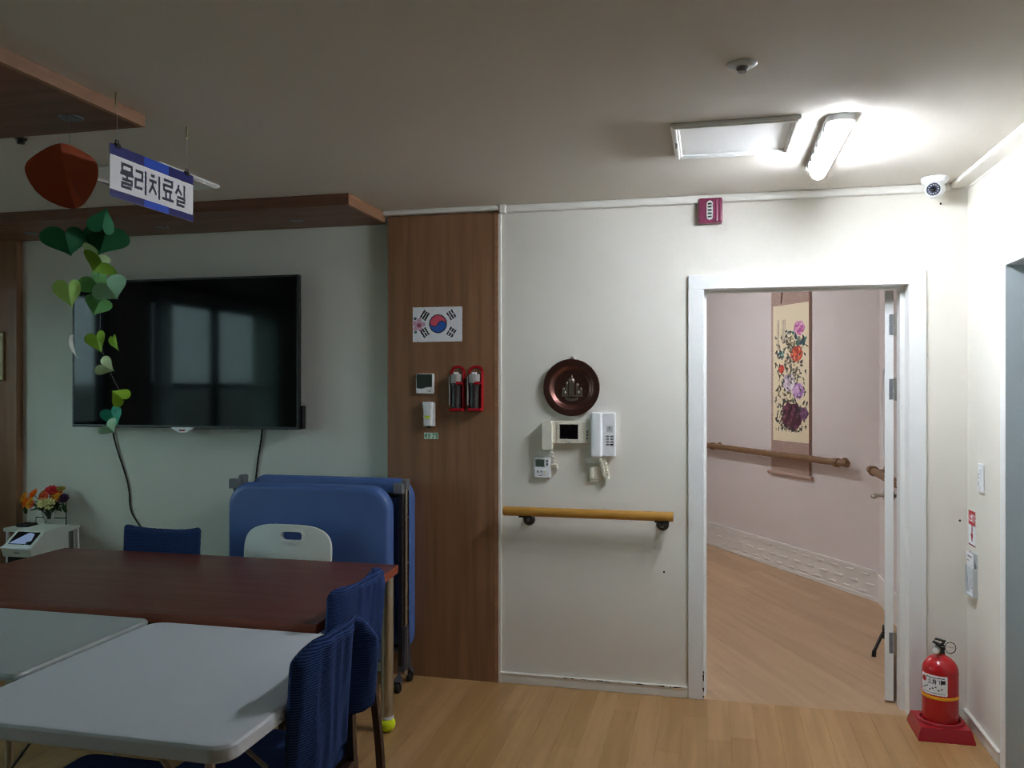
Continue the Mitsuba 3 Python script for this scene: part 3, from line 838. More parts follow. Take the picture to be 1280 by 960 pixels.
# ------------------------------------------------------------------ television
TX0, TX1, TZ0, TZ1 = -3.602, -2.168, 1.287, 2.127
FT = fwall((TX0 + TX1) / 2, (TZ0 + TZ1) / 2, 4.15)
tw, tz = (TX1 - TX0) / 2, (TZ1 - TZ0) / 2
add('television', rbox(-tw, tw, -tz, tz, -.03, 0, .004), M_dark, 40, FT)
lab('television', 'large black wall-mounted flat television above the tables', 'television')
add('television__screen', box(-tw + .012, tw - .012, -tz + .016, tz - .012, -.002, .0006), M_screen, False, FT)
for b in ((-tw, tw, tz - .012, tz), (-tw, tw, -tz, -tz + .016), (-tw, -tw + .012, -tz, tz), (tw - .012, tw, -tz, tz)):
    add('television__bezel', rbox(*b, -.004, .003, .0015), M_dark, 40, FT)
add('television__rear_housing', rbox(-tw * .7, tw * .7, -tz + .02, .1, -.06, -.028, .01), M_dark, 40, FT)
add('television__wall_bracket', cat([rbox(-.2, -.15, -.25, .25, -.0995, -.055, .003), rbox(.15, .2, -.25, .25, -.0995, -.055, .003)]), M_grey, 40, FT)
add('television__side_speaker', rbox(tw - .01, tw + .012, -tz + .002, -tz + .13, -.06, -.02, .004), M_dark, 40, FT)
k = add('television__badge', ext(Polygon([(-.075, .004), (.075, .004), (.022, -.026), (-.022, -.026)]), .005, -.001), M_whiteplastic, False, FT @ frame((.005, -tz + .002, 0), (1, 0, 0), (0, 1, 0)))
lab(k, 'white triangular badge below the screen')
add(k + '__red_mark', ext(rrect(-.018, .018, -.018, -.008, .003), .0006, .004), M_red, False, FT @ frame((.005, -tz + .002, 0), (1, 0, 0), (0, 1, 0)))
add('power_cord', tube(spline([(-3.41, 4.238, 1.32), (-3.395, 4.24, 1.22), (-3.35, 4.243, 1.08), (-3.295, 4.244, .89), (-3.285, 4.244, .80), (-3.24, 4.244, .73), (-3.12, 4.243, .55), (-3.1, 4.243, .2), (-3.1, 4.243, .012)], 70), .0045, 8), M_black, 40)
lab('power_cord', 'black cord hanging from the left part of the television', 'cord')
add('power_cord_001', tube(spline([(-2.435, 4.238, 1.32), (-2.442, 4.24, 1.25), (-2.465, 4.244, 1.12), (-2.48, 4.244, 1.0), (-2.47, 4.244, .6), (-2.47, 4.244, .012)], 50), .0045, 8), M_black, 40)
lab('power_cord_001', 'black cord hanging from the right part of the television behind the folded bed', 'cord')

# picture frame on the left panel
FP = fwall(-4.31, 1.70)
add('picture_frame', cat([rbox(-.19, .19, .115, .145, 0, .02, .005), rbox(-.19, .19, -.145, -.115, 0, .02, .005), rbox(-.19, -.16, -.145, .145, 0, .02, .005), rbox(.16, .19, -.145, .145, 0, .02, .005)]), M_gold, 40, FP)
lab('picture_frame', 'silver beaded picture frame on the wood panel at the left edge', 'picture frame')
add('picture_frame__picture', box(-.165, .165, -.12, .12, .002, .006), mat('picture_print', 'b7ac98', .4), False, FP)
beads = [trimesh.creation.icosphere(1, .0045) for _ in range(0)]
pts = [(x, y) for x in np.arange(-.184, .19, .0123) for y in (-.139, .139)] + [(x, y) for x in (-.184, .184) for y in np.arange(-.127, .13, .0123)]
for x, y in pts:
    s = trimesh.creation.icosphere(1, .0045)
    s.apply_translation((x, y, .0205))
    beads.append(s)
add('picture_frame__beading', cat(beads), M_gold, True, FP)

# ------------------------------------------------------------------ things on the wood column
FK = lambda x, z: fwall(x, z, 4.186)
F0 = FK(-1.394, 1.847)
add('flag_drawing', rbox(-.136, .136, -.091, .091, .0004, .0016, .0004, 4), M_paper, False, F0)
lab('flag_drawing', 'paper with a coloured Korean flag drawing and a pink flower', 'drawing')
R = .046
th = math.radians(-33.7)
circ = Point(0, 0).buffer(R, quad_segs=24)
up_half = circ.intersection(sbox(-R, 0, R, R))
red = up_half.union(Point(-R / 2, 0).buffer(R / 2, quad_segs=24)).difference(Point(R / 2, 0).buffer(R / 2, quad_segs=24))
red = affinity.rotate(red, -24, origin=(0, 0))
blue = circ.difference(red)
ox, oy = .004, .003
ring = Point(0, 0).buffer(R + .0035, quad_segs=24)
for nm, g, mm, lb, d in (('outline', ring, M_navyink, None, .0003), ('red_half', red.buffer(-.002), mat('flag_red', 'd4546a', .6), 'pinkish red half of the circle', .0006), ('blue_half', blue.buffer(-.002), mat('flag_blue', '2a58a8', .6), 'blue half of the circle', .0006)):
    k = add('flag_drawing__' + nm, ext(affinity.translate(g, ox, oy), d, .0016), mm, False, F0)
    if lb:
        lab(k, lb)
for sx, sy, rows in ((-1, 1, (1, 1, 1)), (1, -1, (0, 0, 0)), (1, 1, (0, 1, 0)), (-1, -1, (1, 0, 1))):
    bars_ = []
    for i, solid in enumerate(rows):
        y = (i - 1) * .0138 * (1 if sy > 0 else -1)
        L = .046
        bars_ += [sbox(-L / 2, y - .0047, L / 2, y + .0047)] if solid else [sbox(-L / 2, y - .0047, -.0022, y + .0047), sbox(.0022, y - .0047, L / 2, y + .0047)]
    g = affinity.rotate(unary_union(bars_), 57 * (1 if sx * sy < 0 else -1) + (0 if sx * sy < 0 else 114), origin=(0, 0)) if False else affinity.rotate(unary_union(bars_), (-57 if sx * sy > 0 else 57), origin=(0, 0))
    add('flag_drawing__trigram', ext(affinity.translate(g, ox + sx * .073, oy + sy * .045), .0004, .0016), M_ink, False, F0)
pet = unary_union([affinity.rotate(affinity.scale(Point(.016, 0).buffer(.014), 1, .72), k * 72 + 10, origin=(0, 0)) for k in range(5)])
k = add('flag_drawing__flower', ext(affinity.scale(affinity.translate(pet, -.102, -.003), 1.3, 1.3), .0003, .0016), mat('flower_pink', 'c9a3b4', .6), False, F0)
lab(k, 'drawn pink flower')
add(k + '__centre', ext(Point(-.1, -.004).buffer(.012), .0006, .0016), mat('flower_rose', 'a0526a', .6), False, F0)
for x, y in ((-.122, .032), (-.12, -.04)):
    k = add('flag_drawing__leaf', ext(affinity.translate(affinity.scale(Point(0, 0).buffer(.009), 1, .8), x, y), .0003, .0016), mat('drawn_green' + str(y > 0), '4c7a68' if y < 0 else '3c5a5c', .6), False, F0)

F1 = FK(-1.457, 1.537)
add('thermo_hygrometer', rbox(-.049, .049, -.053, .053, .0004, .02, .006), M_whiteplastic, 40, F1)
lab('thermo_hygrometer', 'small white framed digital thermometer with grey-green display', 'thermometer')
yy = [(-.044, .05), (.04, .05), (.04, -.014)] + [(x, -.022 + .005 * math.sin(x * 70)) for x in np.linspace(.036, -.044, 12)]
k = add('thermo_hygrometer__display', ext(Polygon(yy), .001, .0198), mat('lcd_dark', '38423c', .15), False, F1)
lab(k, 'dark grey-green display')
add('thermo_hygrometer__button', ext(unary_union([Point(x, -.038 - .004 * (i % 2)).buffer(.003) for i, x in enumerate((.018, .026, .034))]), .0008, .02), M_grey, False, F1)

F2 = FK(-1.432, 1.376)
add('wall_torch', rbox(-.036, .03, -.063, .063, .0004, .016, .006), M_whiteplastic, 40, F2)
lab('wall_torch', 'white handheld torch in its wall holder on the wood panel', 'torch')
rg = []
for z, w, d in ((-.058, .021, .022), (-.03, .023, .026), (.02, .024, .028), (.04, .028, .032), (.066, .03, .032)):
    rg.append(np.array([(-.005 + w * np.sign(math.cos(q)) * abs(math.cos(q)) ** .6, z, .022 + d * .6 * np.sign(math.sin(q)) * abs(math.sin(q)) ** .6) for q in np.arange(20) / 20 * 2 * math.pi]))
add('wall_torch__body', loft(rg), M_whiteplastic, 40, F2)
k = add('wall_torch__sticker', box(-.02, .01, -.022, -.006, .034, .0385), mat('sticker_lime', 'b8cc4a', .5), False, F2)
lab(k, 'lime and grey sticker')
add('wall_torch__clip', rbox(-.015, .008, -.07, -.06, .008, .026, .003), M_dark, 40, F2)
F3 = FK(-1.428, 1.264)
add('emergency_label', rbox(-.039, .039, -.0165, .0165, .0004, .0012, .0002, 4), M_greenpaper, False, F3)
lab('emergency_label', 'small pale green label with dark green Korean letters under the torch', 'label')
add('emergency_label__lettering', ext(hangul('비상 조명', .023, .0155, .2, .08), .0004, .0012), M_green, False, F3)


M_silver = mat('silver_plastic', '9d9894', .35)
M_torchdark = mat('torch_dark', '2b2524', .35)


def flashlight(key, x, label):
    F = FK(x, 1.514)
    sh = rrect(-.03, .04, -.118, .09, .01).union(Point(0, .078).buffer(.04, quad_segs=12))
    inner = rrect(-.031, .031, .05, .088, .006).union(Point(0, .076).buffer(.029, quad_segs=12))
    add(key + '__bracket', ext(sh.difference(inner), .006, .0004), M_red, 40, F)
    add(key + '__bracket_side', rbox(.033, .041, -.112, .085, .0004, .036, .003), M_red, 40, F)
    add(key + '__bracket_cup', rbox(-.034, .041, -.12, -.103, .0004, .06, .006), M_red, 40, F)
    add(key + '__strap', rbox(.002, .042, .018, .034, .052, .062, .003), M_red, 40, F)
    k = add(key + '__body', tube([(0, y, .034) for y in (-.103, -.1, -.05, -.01, .01, .028, .031)], [.021, .023, .0235, .0235, .0265, .0285, .0265], 22), M_torchdark, 40, F)
    lab(k, 'dark barrel')
    k = add(key + '__lamp_head', tube([(0, y, .034) for y in (.024, .028, .068, .072)], [.027, .0295, .0295, .027], 22), M_silver, 40, F)
    lab(k, 'silver lamp head')
    add(key + '__blister', rbox(-.036, -.028, -.09, .06, .012, .05, .003), M_silver, 40, F)
    add(key + '__tab', rbox(-.012, .012, .068, .082, .028, .042, .002), M_whiteplastic, 40, F)
    lab(key, label, 'flashlight', 'emergency flashlights in red wall brackets')


flashlight('emergency_flashlight', -1.281, 'emergency flashlight in red wall bracket, the left of the two')
flashlight('emergency_flashlight_001', -1.183, 'emergency flashlight in red wall bracket, the right of the two, nearer the white wall')

# ------------------------------------------------------------------ things on the white wall
F4 = fwall(-.684, 1.517)
add('copper_plate', lathe([(0, .006), (.085, .006), (.098, .012), (.104, .022), (.112, .026), (.138, .03), (.1435, .028), (.1435, .024), (.112, .019), (.1, .004), (0, .001)], 72), M_copper, 40, F4)
lab('copper_plate', 'round dark copper decorative plate with an embossed domed building', 'plate')


def lump(x, y, rx, ry, rz):
    s = trimesh.creation.icosphere(2, 1)
    s.apply_scale((rx, ry, rz))
    s.apply_translation((x, y, .006))
    return s


def tower(x, y0, y1, w):
    """a square tower with an onion top"""
    d = w * .5
    return [hull([(x + a * w / 2, y, z) for a in (-1, 1) for y in (y0, y1) for z in (.004, .006 + d)]),
            lathe([(0, 0), (w * .5, 0), (w * .62, w * .5), (w * .45, w * .95), (w * .12, w * 1.3), (0, w * 1.9)], 14).apply_transform(frame((x, y1, .007), (1, 0, 0), (0, 0, 1)) @ np.array([[1, 0, 0, 0], [0, 0, 1, 0], [0, 1, 0, 0], [0, 0, 0, 1.]]))]


rel = []
for x, y0, y1, w in ((0, -.04, .024, .026), (-.026, -.042, .016, .013), (.028, -.042, .006, .014), (-.044, -.042, -.012, .013), (.046, -.042, -.014, .013), (-.012, -.04, .034, .009)):
    s = [hull([(x + a * w / 2, y, z) for a in (-1, 1) for y in (y0, y1) for z in (.004, .006 + w * .4)])]
    dm = trimesh.creation.icosphere(2, 1)
    dm.apply_scale((w * .6, w * .7, w * .4))
    dm.apply_translation((x, y1 + w * .35, .007))
    s.append(dm)
    s.append(hull([(x - w * .18, y1 + w * .9, .006), (x + w * .18, y1 + w * .9, .006), (x, y1 + w * 1.75, .006), (x, y1 + w * .9, .006 + w * .2)]))
    rel += s
rel.append(rbox(-.056, .056, -.047, -.038, .004, .011, .002))
for x in (-.034, 0, .034):
    rel.append(hull([(x - .008, -.04, .008), (x + .008, -.04, .008), (x - .008, -.02, .008), (x + .008, -.02, .008), (x, -.012, .008), (x, -.026, .0185)]))
add('copper_plate__relief', cat(rel), M_relief, 40, F4)
rb = ext(LineString([(.062 * math.cos(q), .062 * math.sin(q)) for q in np.radians(np.linspace(242, 298, 16))]).buffer(.007), .003, .005)
add('copper_plate__ribbon', rb, M_relief, False, F4)
add('copper_plate__hanger', cat([lathe([(0, 0), (.009, 0), (.009, .012), (0, .016)], 16).apply_translation((.002, .149, .0)), bar((.002, .149, .012), (.002, .138, .012), .002, 6)]), M_steel, 40, F4)

# video intercom with handset on its left
F5 = fwall(-.705, 1.293)
add('video_intercom', rbox(-.122, .122, -.058, .057, .0004, .035, .008), M_ivory, 40, F5)
lab('video_intercom', 'ivory video intercom with small black screen and handset, left of the phone', 'intercom')
add('video_intercom__screen_surround', rbox(-.052, .08, -.056, .055, .034, .04, .004), M_ivory, 40, F5)
k = add('video_intercom__screen', box(-.036, .058, -.034, .04, .039, .0412), M_screen, False, F5)
lab(k, 'black screen')
add('video_intercom__bezel', ext(rrect(-.042, .064, -.04, .046, .004).difference(sbox(-.036, -.034, .058, .04)), .003, .0395), M_ivory, False, F5)
add('video_intercom__slot', box(-.006, .018, -.0515, -.048, .039, .0406), M_grey, False, F5)
for y in (.022, .004, -.012, -.03):
    k = add('video_intercom__button', lathe([(0, 0), (.0055, 0), (.005, .004), (0, .0045)], 16), M_grey if y < .02 else M_whiteplastic, 40, F5 @ frame((.103, y, .035), (1, 0, 0), (0, 1, 0)))
h = add('video_intercom__handset', loft([np.c_[np.array([(x, y) for x, y in np.array(rrect(-.121, -.072, -.09 + o, .056 - o, .008).exterior.coords)[:-1]]), np.full(len(rrect(-.121, -.072, -.09 + o, .056 - o, .008).exterior.coords) - 1, z)] for o, z in ((0, .02), (0, .058), (.003, .064))]), M_ivory, 40, F5)
add('coiled_cord', tube([np.array((-.79 + .034 * math.sin(min(q, 1.2) * 2.4) + .004 * math.cos(q * 60), 4.185 + .004 * math.sin(q * 60), 1.205 - .10 * math.sin(min(q, 1) * math.pi * .72))) for q in np.linspace(0, 1.3, 160)], .0042, 6), M_ivory, 40)
lab('coiled_cord', 'short pale looped handset cord beside the thermostat', 'cord')

# white intercom phone
F6 = fwall(-.520, 1.283)
add('wall_phone', rbox(-.058, .058, -.11, .11, .0004, .03, .008), M_whiteplastic, 40, F6)
lab('wall_phone', 'white wall phone with keypad and upright handset', 'phone')
o = rrect(-.06, -.008, -.112, .112, .009)
rg = [np.c_[shrink(np.array(o.exterior.coords)[:-1], e), np.full(len(o.exterior.coords) - 1, z)] for e, z in ((0, .026), (0, .06), (.003, .067), (.009, .07))]
add('wall_phone__handset', loft(rg), M_whiteplastic, 40, F6)
add('wall_phone__keypad_panel', rbox(.004, .056, -.108, .108, .029, .036, .003), M_whiteplastic, 40, F6)
k = add('wall_phone__label_card', box(.012, .046, .012, .045, .0355, .0366), M_pale, False, F6)
add(k + '__print', ext(unary_union([sbox(.018, y, .04, y + .002) for y in (.018, .024, .03)] + [Point(.03, .038).buffer(.004)]), .0004, .0366), M_grey, False, F6)
for i in range(4):
    for j in range(2):
        k = add('wall_phone__key', rbox(.012 + j * .021, .028 + j * .021, -.004 - i * .0135 - .008, -.004 - i * .0135, .0355, .039, .0015, 4), M_grey if not (i == 3 and j == 1) else M_dark, 40, F6)
coil = []
for q in np.linspace(0, 1, 240):
    s = q * 2.2
    if s < 1:
        cxx, czz = -.548 + .03 * s ** .5, 1.17 - .085 * s
    else:
        cxx, czz = -.518 + .018 * math.sin((s - 1) * 2.6), 1.085 + (.06 * (s - 1) - .05 * math.sin((s - 1) * math.pi / 1.2))
    coil.append((cxx + .0085 * math.cos(q * 150), 4.172 + .0085 * math.sin(q * 150), czz))
add('coiled_cord_001', tube(coil, .0036, 5), M_ivory, 40)
lab('coiled_cord_001', 'coiled pale phone cord dangling in front of the wall plate', 'cord')
F7 = fwall(-.56, 1.089)
M_plate = mat('plate_ivory', 'c6c2b0', .35)
add('wall_plate', rbox(-.047, .047, -.047, .047, .0004, .012, .003), M_plate, 40, F7)
lab('wall_plate', 'ivory socket plate below the white wall phone', 'socket plate')
add('wall_plate__insert', rbox(-.03, .03, -.032, .032, .011, .0145, .002), M_ivory, 40, F7)
add('wall_plate__cord_plug', rbox(-.03, -.012, -.024, .03, .01, .03, .005), M_ivory, 40, F7)
F8 = fwall(-.833, 1.111)
add('thermostat', rbox(-.041, .041, -.052, .052, .0004, .024, .005), M_whiteplastic, 40, F8)
lab('thermostat', 'white heating thermostat with grey display under the intercom', 'thermostat')
k = add('thermostat__display', box(-.035, .012, .004, .042, .0235, .0246), M_lcd, False, F8)
lab(k, 'grey display')
for x, y, r in ((-.022, -.02, .005), (-.004, -.02, .005), (.026, .018, .006), (.026, .035, .006)):
    add('thermostat__button', lathe([(0, 0), (r, 0), (r * .9, .003), (0, .0034)], 14), M_grey, 40, F8 @ frame((x, y, .0235), (1, 0, 0), (0, 1, 0)))
add('thermostat__dial', lathe([(0, 0), (.009, 0), (.008, .006), (0, .006)], 18), M_ivory, 40, F8 @ frame((.016, -.022, .0235), (1, 0, 0), (0, 1, 0)))
add('thermostat__mark', box(-.016, .0, -.042, -.039, .0235, .0243), M_grey, False, F8)

# handrail on the white wall
hz, hyr = .895, 4.115
add('wall_handrail', tube([(x, hyr, hz) for x in (-1.02, -1.017, -.60, -.18, -.177)], [.0215, .0235, .0235, .0235, .0215], 24), M_railwood, 40)
lab('wall_handrail', 'brass-coloured wooden handrail on black brackets left of the doorway', 'handrail')
for x in (-.905, -.232):
    b = add('wall_handrail__bracket', lathe([(0, 0), (.031, 0), (.031, .006), (.026, .012), (.012, .016), (0, .016)], 28), M_dark, 40, fwall(x, .845))
    lab(b, 'black bracket')
    add(b + '__arm', tube(spline([(x, 4.19, .845), (x, 4.15, .845), (x, 4.122, .852), (x, 4.116, .874)], 16), .011, 12), M_dark, 40)
    add(b + '__saddle', rbox(x - .035, x + .035, 4.1, 4.13, .866, .874, .002), M_dark, 40)

for i, (x, z, lb) in enumerate(((1.024, 2.362, 'tiny black screw in the wall just under the dome camera'), (-.226, .609, 'tiny black screw in the wall below the handrail'), (1.104, .912, 'tiny screw in the corner left of the extinguisher sign'))):
    k = add('wall_screw', lathe([(0, 0), (.005, 0), (.004, .003), (0, .0035)], 12), M_dark, 40, fwall(x, z))
    lab(k, lb, 'screw', 'small screws in the back wall')

# ------------------------------------------------------------------ right wall
FR = lambda y, z: frame((1.135, y, z), (0, -1, 0))
F9 = FR(3.985, 1.13)
add('light_switch', rbox(-.036, .036, -.062, .062, .0004, .009, .004), M_whiteplastic, 40, F9)
lab('light_switch', 'white switch plate on the right wall above the extinguisher sign', 'switch')
for y in (.02, -.012, -.04):
    add('light_switch__rocker', rbox(-.02, .02, y, y + .022, .008, .0125, .002), M_whiteplastic, 40, F9)
add('light_switch__mark', ext(unary_union([sbox(-.012, y, .002, y + .004) for y in (.012, -.001, -.022, -.028)]), .0005, .0125), M_grey, False, F9)
F10 = FR(4.125, .89)
add('extinguisher_sign', rbox(-.05, .05, -.078, .078, .0004, .0015, .0004, 4), M_paper, False, F10)
lab('extinguisher_sign', 'red and white sign reading 소화기 with a downward arrow', 'sign')
k = add('extinguisher_sign__red_field', box(-.05, .05, .014, .078, .0015, .0019), mat('sign_red', 'b3303a', .5), False, F10)
lab(k, 'red field')
add(k + '__lettering', ext(affinity.translate(hangul('소화기', .034, .024, .15, .12), 0, .046), .0004, .0019), M_paper, False, F10)
add('extinguisher_sign__arrow', ext(Polygon([(-.007, .014), (.007, .014), (.007, -.026), (.02, -.026), (0, -.062), (-.02, -.026), (-.007, -.026)]), .0004, .0015), mat('sign_maroon', '8a2030', .5), False, F10)
add('extinguisher_sign__border', box(-.05, .05, -.078, -.072, .0015, .0019), mat('sign_maroon2', '7a2430', .5), False, F10)
F11 = FR(4.105, .692)
add('inspection_card_holder', cat([rbox(-.058, .058, -.095, .095, .0004, .003, .001), rbox(-.058, .058, -.097, -.09, .0004, .022, .002), rbox(-.058, -.054, -.095, .03, .0004, .02, .001), rbox(.054, .058, -.095, .03, .0004, .02, .001)]),
    M_pale, 40, F11)
lab('inspection_card_holder', 'pale card holder under the extinguisher sign', 'card holder')
tilt = trimesh.transformations.rotation_matrix(math.radians(4), [1, 0, 0])
FCd = F11 @ np.array([[1, 0, 0, 0], [0, 1, 0, 0], [0, 0, 1, .01], [0, 0, 0, 1.]]) @ tilt
add('inspection_card', rbox(-.052, .052, -.088, .092, 0, .0012, .0004, 4), M_paper, False, FCd)
lab('inspection_card', 'white printed inspection card standing in the pale holder', 'card')
add('inspection_card__print', ext(unary_union([sbox(-.03, .074, .03, .08)] + [sbox(-.044, .054, -.012, .058)] + [sbox(.018, .04, .044, .043), sbox(-.044, -.07, .044, -.067)] + [sbox(-.044, -.06 + i * .013, .044, -.0592 + i * .013) for i in range(7)]), .0003, .0012), M_grey, False, FCd)
add('inspection_card__grey_field', box(-.044, .044, -.06, .03, .0011, .0014), mat('card_grey', 'cdd2d8', .6), False, FCd)

# fire extinguisher on its stand
ex, ey = .98, 4.03
add('extinguisher_stand', cat([hull([(ex + a * .112, ey + b_ * .112, 0) for a in (-1, 1) for b_ in (-1, 1)] + [(ex + a * .112, ey + b_ * .112, .012) for a in (-1, 1) for b_ in (-1, 1)] + [(ex + a * .1, ey + b_ * .098, .056) for a in (-1, 1) for b_ in (-1, 1)]),
                               lathe([(.08, .05), (.098, .05), (.095, .066), (.086, .07), (.08, .066)], 40).apply_translation((ex, ey, 0))]), M_base, 35)
lab('extinguisher_stand', 'red square plastic floor stand under the fire extinguisher', 'stand')
FX = np.array([[1, 0, 0, ex], [0, 1, 0, ey], [0, 0, 1, 0], [0, 0, 0, 1.]])
rad = .073
prof = [(0, .056), (.066, .056), (rad, .066), (rad, .275)] + [(rad * math.cos(q), .275 + .07 * math.sin(q)) for q in np.linspace(.12, 1.25, 12)] + [(.02, .345), (.02, .352), (0, .352)]
add('fire_extinguisher', lathe(prof, 56), M_extred, 40, FX)
lab('fire_extinguisher', 'red fire extinguisher with white label in the corner by the doorway', 'fire extinguisher')
k = add('fire_extinguisher__band', lathe([(rad, .166), (rad + .0018, .167), (rad + .0018, .178), (rad, .179)], 56), M_yellow, 40, FX)
lab(k, 'yellow band')


def curved(poly, r, z0, ang0, d=.0008):
    """a flat outline (x along the arc, y up) wrapped on the cylinder"""
    m = ext(poly, d)
    for _ in range(3):
        m = m.subdivide()
    v = np.array(m.vertices)
    q = ang0 + v[:, 0] / r
    rr = r + v[:, 2]
    m.vertices = np.c_[rr * np.cos(q), rr * np.sin(q), z0 + v[:, 1]]
    return m


a0 = math.radians(-128)
lb_ = add('fire_extinguisher__label', curved(sbox(-.06, 0, .06, .085), rad, .185, a0), M_paper, False, FX)
lab(lb_, 'white printed label')
add(lb_ + '__print', curved(unary_union([affinity.translate(hangul('소화기', .02, .018, .15, .12), .008, .058), sbox(-.03, .074, .05, .077), sbox(.036, .052, .052, .068)] + [sbox(-.05 + .012 * i, .02 + .006 * (i % 3), -.043 + .012 * i, .026 + .006 * (i % 3)) for i in range(8)] + [sbox(-.052, .008, .052, .01)]), rad + .0008, .185, a0, .0004), M_ink, False, FX)
add(lb_ + '__red_mark', curved(Point(-.042, .062).buffer(.013), rad + .0008, .185, a0, .0004), M_red, False, FX)
vh = add('fire_extinguisher__valve', cat([lathe([(0, .345), (.02, .345), (.018, .362), (.014, .368), (.014, .385), (0, .388)], 20), rbox(-.016, .016, -.014, .014, .366, .392, .004)]), M_dark, 40, FX)
lab(vh, 'black valve')
add('fire_extinguisher__lever', cat([sq((.006, -.004, .385), (-.026, .014, .398), .022, .006), sq((.006, -.006, .39), (.014, -.012, .408), .022, .006), sq((.016, -.012, .408), (-.018, .008, .412), .022, .005)]), M_dark, 35, FX)
gg = add('fire_extinguisher__gauge', lathe([(0, 0), (.016, 0), (.017, .004), (.017, .012), (.014, .014), (0, .014)], 24), M_chrome, 40, FX @ frame((-.02, -.022, .372), (.85, -.5, 0)))
add(gg + '__dial', lathe([(0, .0142), (.0125, .0142), (.0125, .0146), (0, .0146)], 20), M_paper, False, FX @ frame((-.02, -.022, .372), (.85, -.5, 0)))
add('fire_extinguisher__pin_ring', tube([(.036 + .022 * math.cos(q), -.02, .383 + .024 * math.sin(q)) for q in np.linspace(0, 2 * math.pi, 33)], .0017, 6), M_dark, 40, FX)
add('fire_extinguisher__safety_pin', bar((.0, -.018, .385), (.063, -.02, .384), .0018, 6), M_steel, 40, FX)
add('fire_extinguisher__hose', tube(spline([(.004, .014, .372), (.01, .05, .37), (.015, .082, .32), (.015, .084, .25), (.015, .084, .12)], 30), .008, 10), M_black, 40, FX)

# ------------------------------------------------------------------ tables
# brown laminate table on tube legs with tennis balls
BT = [(-1.302, 2.612), (-1.375, 3.566), (-3.13, 3.555), (-3.11, 2.63)]
ZB = .72
add('brown_table__tabletop', ext(Polygon(BT), .036, ZB - .036), M_brown, False)
lab('brown_table', 'long red-brown laminate table on steel legs with tennis-ball feet', 'table')
for a_, b_ in ((0, 1), (1, 2), (2, 3), (3, 0)):
    p, q = np.array((*BT[a_], ZB - .018)), np.array((*BT[b_], ZB - .018))
    o = np.array((np.mean([t[0] for t in BT]), np.mean([t[1] for t in BT]), ZB - .018))
    nrm = np.cross((q - p) / np.linalg.norm(q - p), (0, 0, 1))
    nrm *= np.sign(nrm @ (p - o))
    add('brown_table__edge_band', sq(p + nrm * .0012, q + nrm * .0012, .0022, .0352), M_brownedge)
add('brown_table__apron', cat([sq((-1.46, 2.72, .65), (-1.46, 3.49, .65), .02, .06), sq((-3.02, 2.72, .65), (-3.02, 3.49, .65), .02, .06), sq((-1.46, 2.72, .65), (-3.02, 2.72, .65), .02, .06), sq((-1.46, 3.49, .65), (-3.02, 3.49, .65), .02, .06)]), M_dark)
for x, y in ((-1.393, 3.485), (-1.74, 2.70), (-3.05, 3.47), (-3.05, 2.72)):
    lg = add('brown_table__leg', bar((x, y, .05), (x, y, ZB - .036), .028, 20), M_steel, 40)
    s = trimesh.creation.icosphere(3, .036)
    s.apply_translation((x, y, .036))
    tb = add(lg + '__tennis_ball', s, M_ball, True)
    lab(tb, 'yellow-green tennis ball foot')
    add(lg + '__collar', tube([(x, y, .06), (x, y, .072)], .0295, 18), M_whiteplastic, 40)


def white_table(key, x0, x1, y0, y1, z, label, r=.055, edge=.045, top=None):
    o = rrect(x0, x1, y0, y1, r, 8)
    co = np.array(o.exterior.coords)[:-1]
    rings = [np.c_[shrink(co, .006), np.full(len(co), z - edge)], np.c_[co, np.full(len(co), z - edge + .006)], np.c_[co, np.full(len(co), z - .010)], np.c_[shrink(co, .004), np.full(len(co), z - .003)], np.c_[shrink(co, .012), np.full(len(co), z)]]
    add(key + '__tabletop', loft(rings), top or M_tablewhite, 25)
    for x in (x0 + .09, x1 - .09):
        lf = add(key + '__leg_frame', tube(np.vstack([[(x, y0 + .07, .004), (x, y0 + .07, z - edge - .03)], [(x, y0 + .075, z - edge - .018), (x, y0 + .095, z - edge - .014), (x, y1 - .095, z - edge - .014), (x, y1 - .075, z - edge - .018), (x, y1 - .07, z - edge - .03)], [(x, y1 - .07, .004)]]), .0125, 12), M_steel, 40)
        add(lf + '__crossbar', bar((x, y0 + .07, .18), (x, y1 - .07, .18), .009, 10), M_steel, 40)
        sgn = 1 if x < (x0 + x1) / 2 else -1
        add(key + '__brace', sq((x, (y0 + y1) / 2 - .1, z - edge - .16), (x + sgn * .22, (y0 + y1) / 2 - .1, z - edge - .004), .016, .004), M_steel)
        add(key + '__brace', sq((x, y0 + .075, z - edge - .2), (x + sgn * .16, y0 + .075, z - edge - .004), .016, .004), M_steel)
    lab(key, label, 'table')


white_table('white_table', -1.915, -1.08, 1.724, 2.595, .70, 'square white plastic folding table with rounded corners, nearest the camera')
white_table('white_table_001', -3.12, -1.925, 2.0, 2.595, .708, 'pale grey folding table at the left edge, in front of the brown table', .03, .024, M_tablegrey)


# navy stools pushed under the white tables
for i, (x, y) in enumerate(((-1.635, 1.97),)):
    key = 'stool' if i == 0 else f'stool_{i:03d}'
    so_ = np.array(rrect(x - .145, x + .145, y - .14, y + .14, .04).exterior.coords)[:-1]
    add(key + '__seat', loft([np.c_[shrink(so_, .01), np.full(len(so_), .40)], np.c_[so_, np.full(len(so_), .415)], np.c_[so_, np.full(len(so_), .445)], np.c_[shrink(so_, .012), np.full(len(so_), .46)]]), M_navy, 40)
    for sx in (-1, 1):
        for sy in (-1, 1):
            add(key + '__leg', sq((x + sx * .125, y + sy * .12, 0), (x + sx * .11, y + sy * .11, .402), .03, .03), M_darkwood)
    lab(key, 'dark navy padded stool under the nearest white table', 'stool')


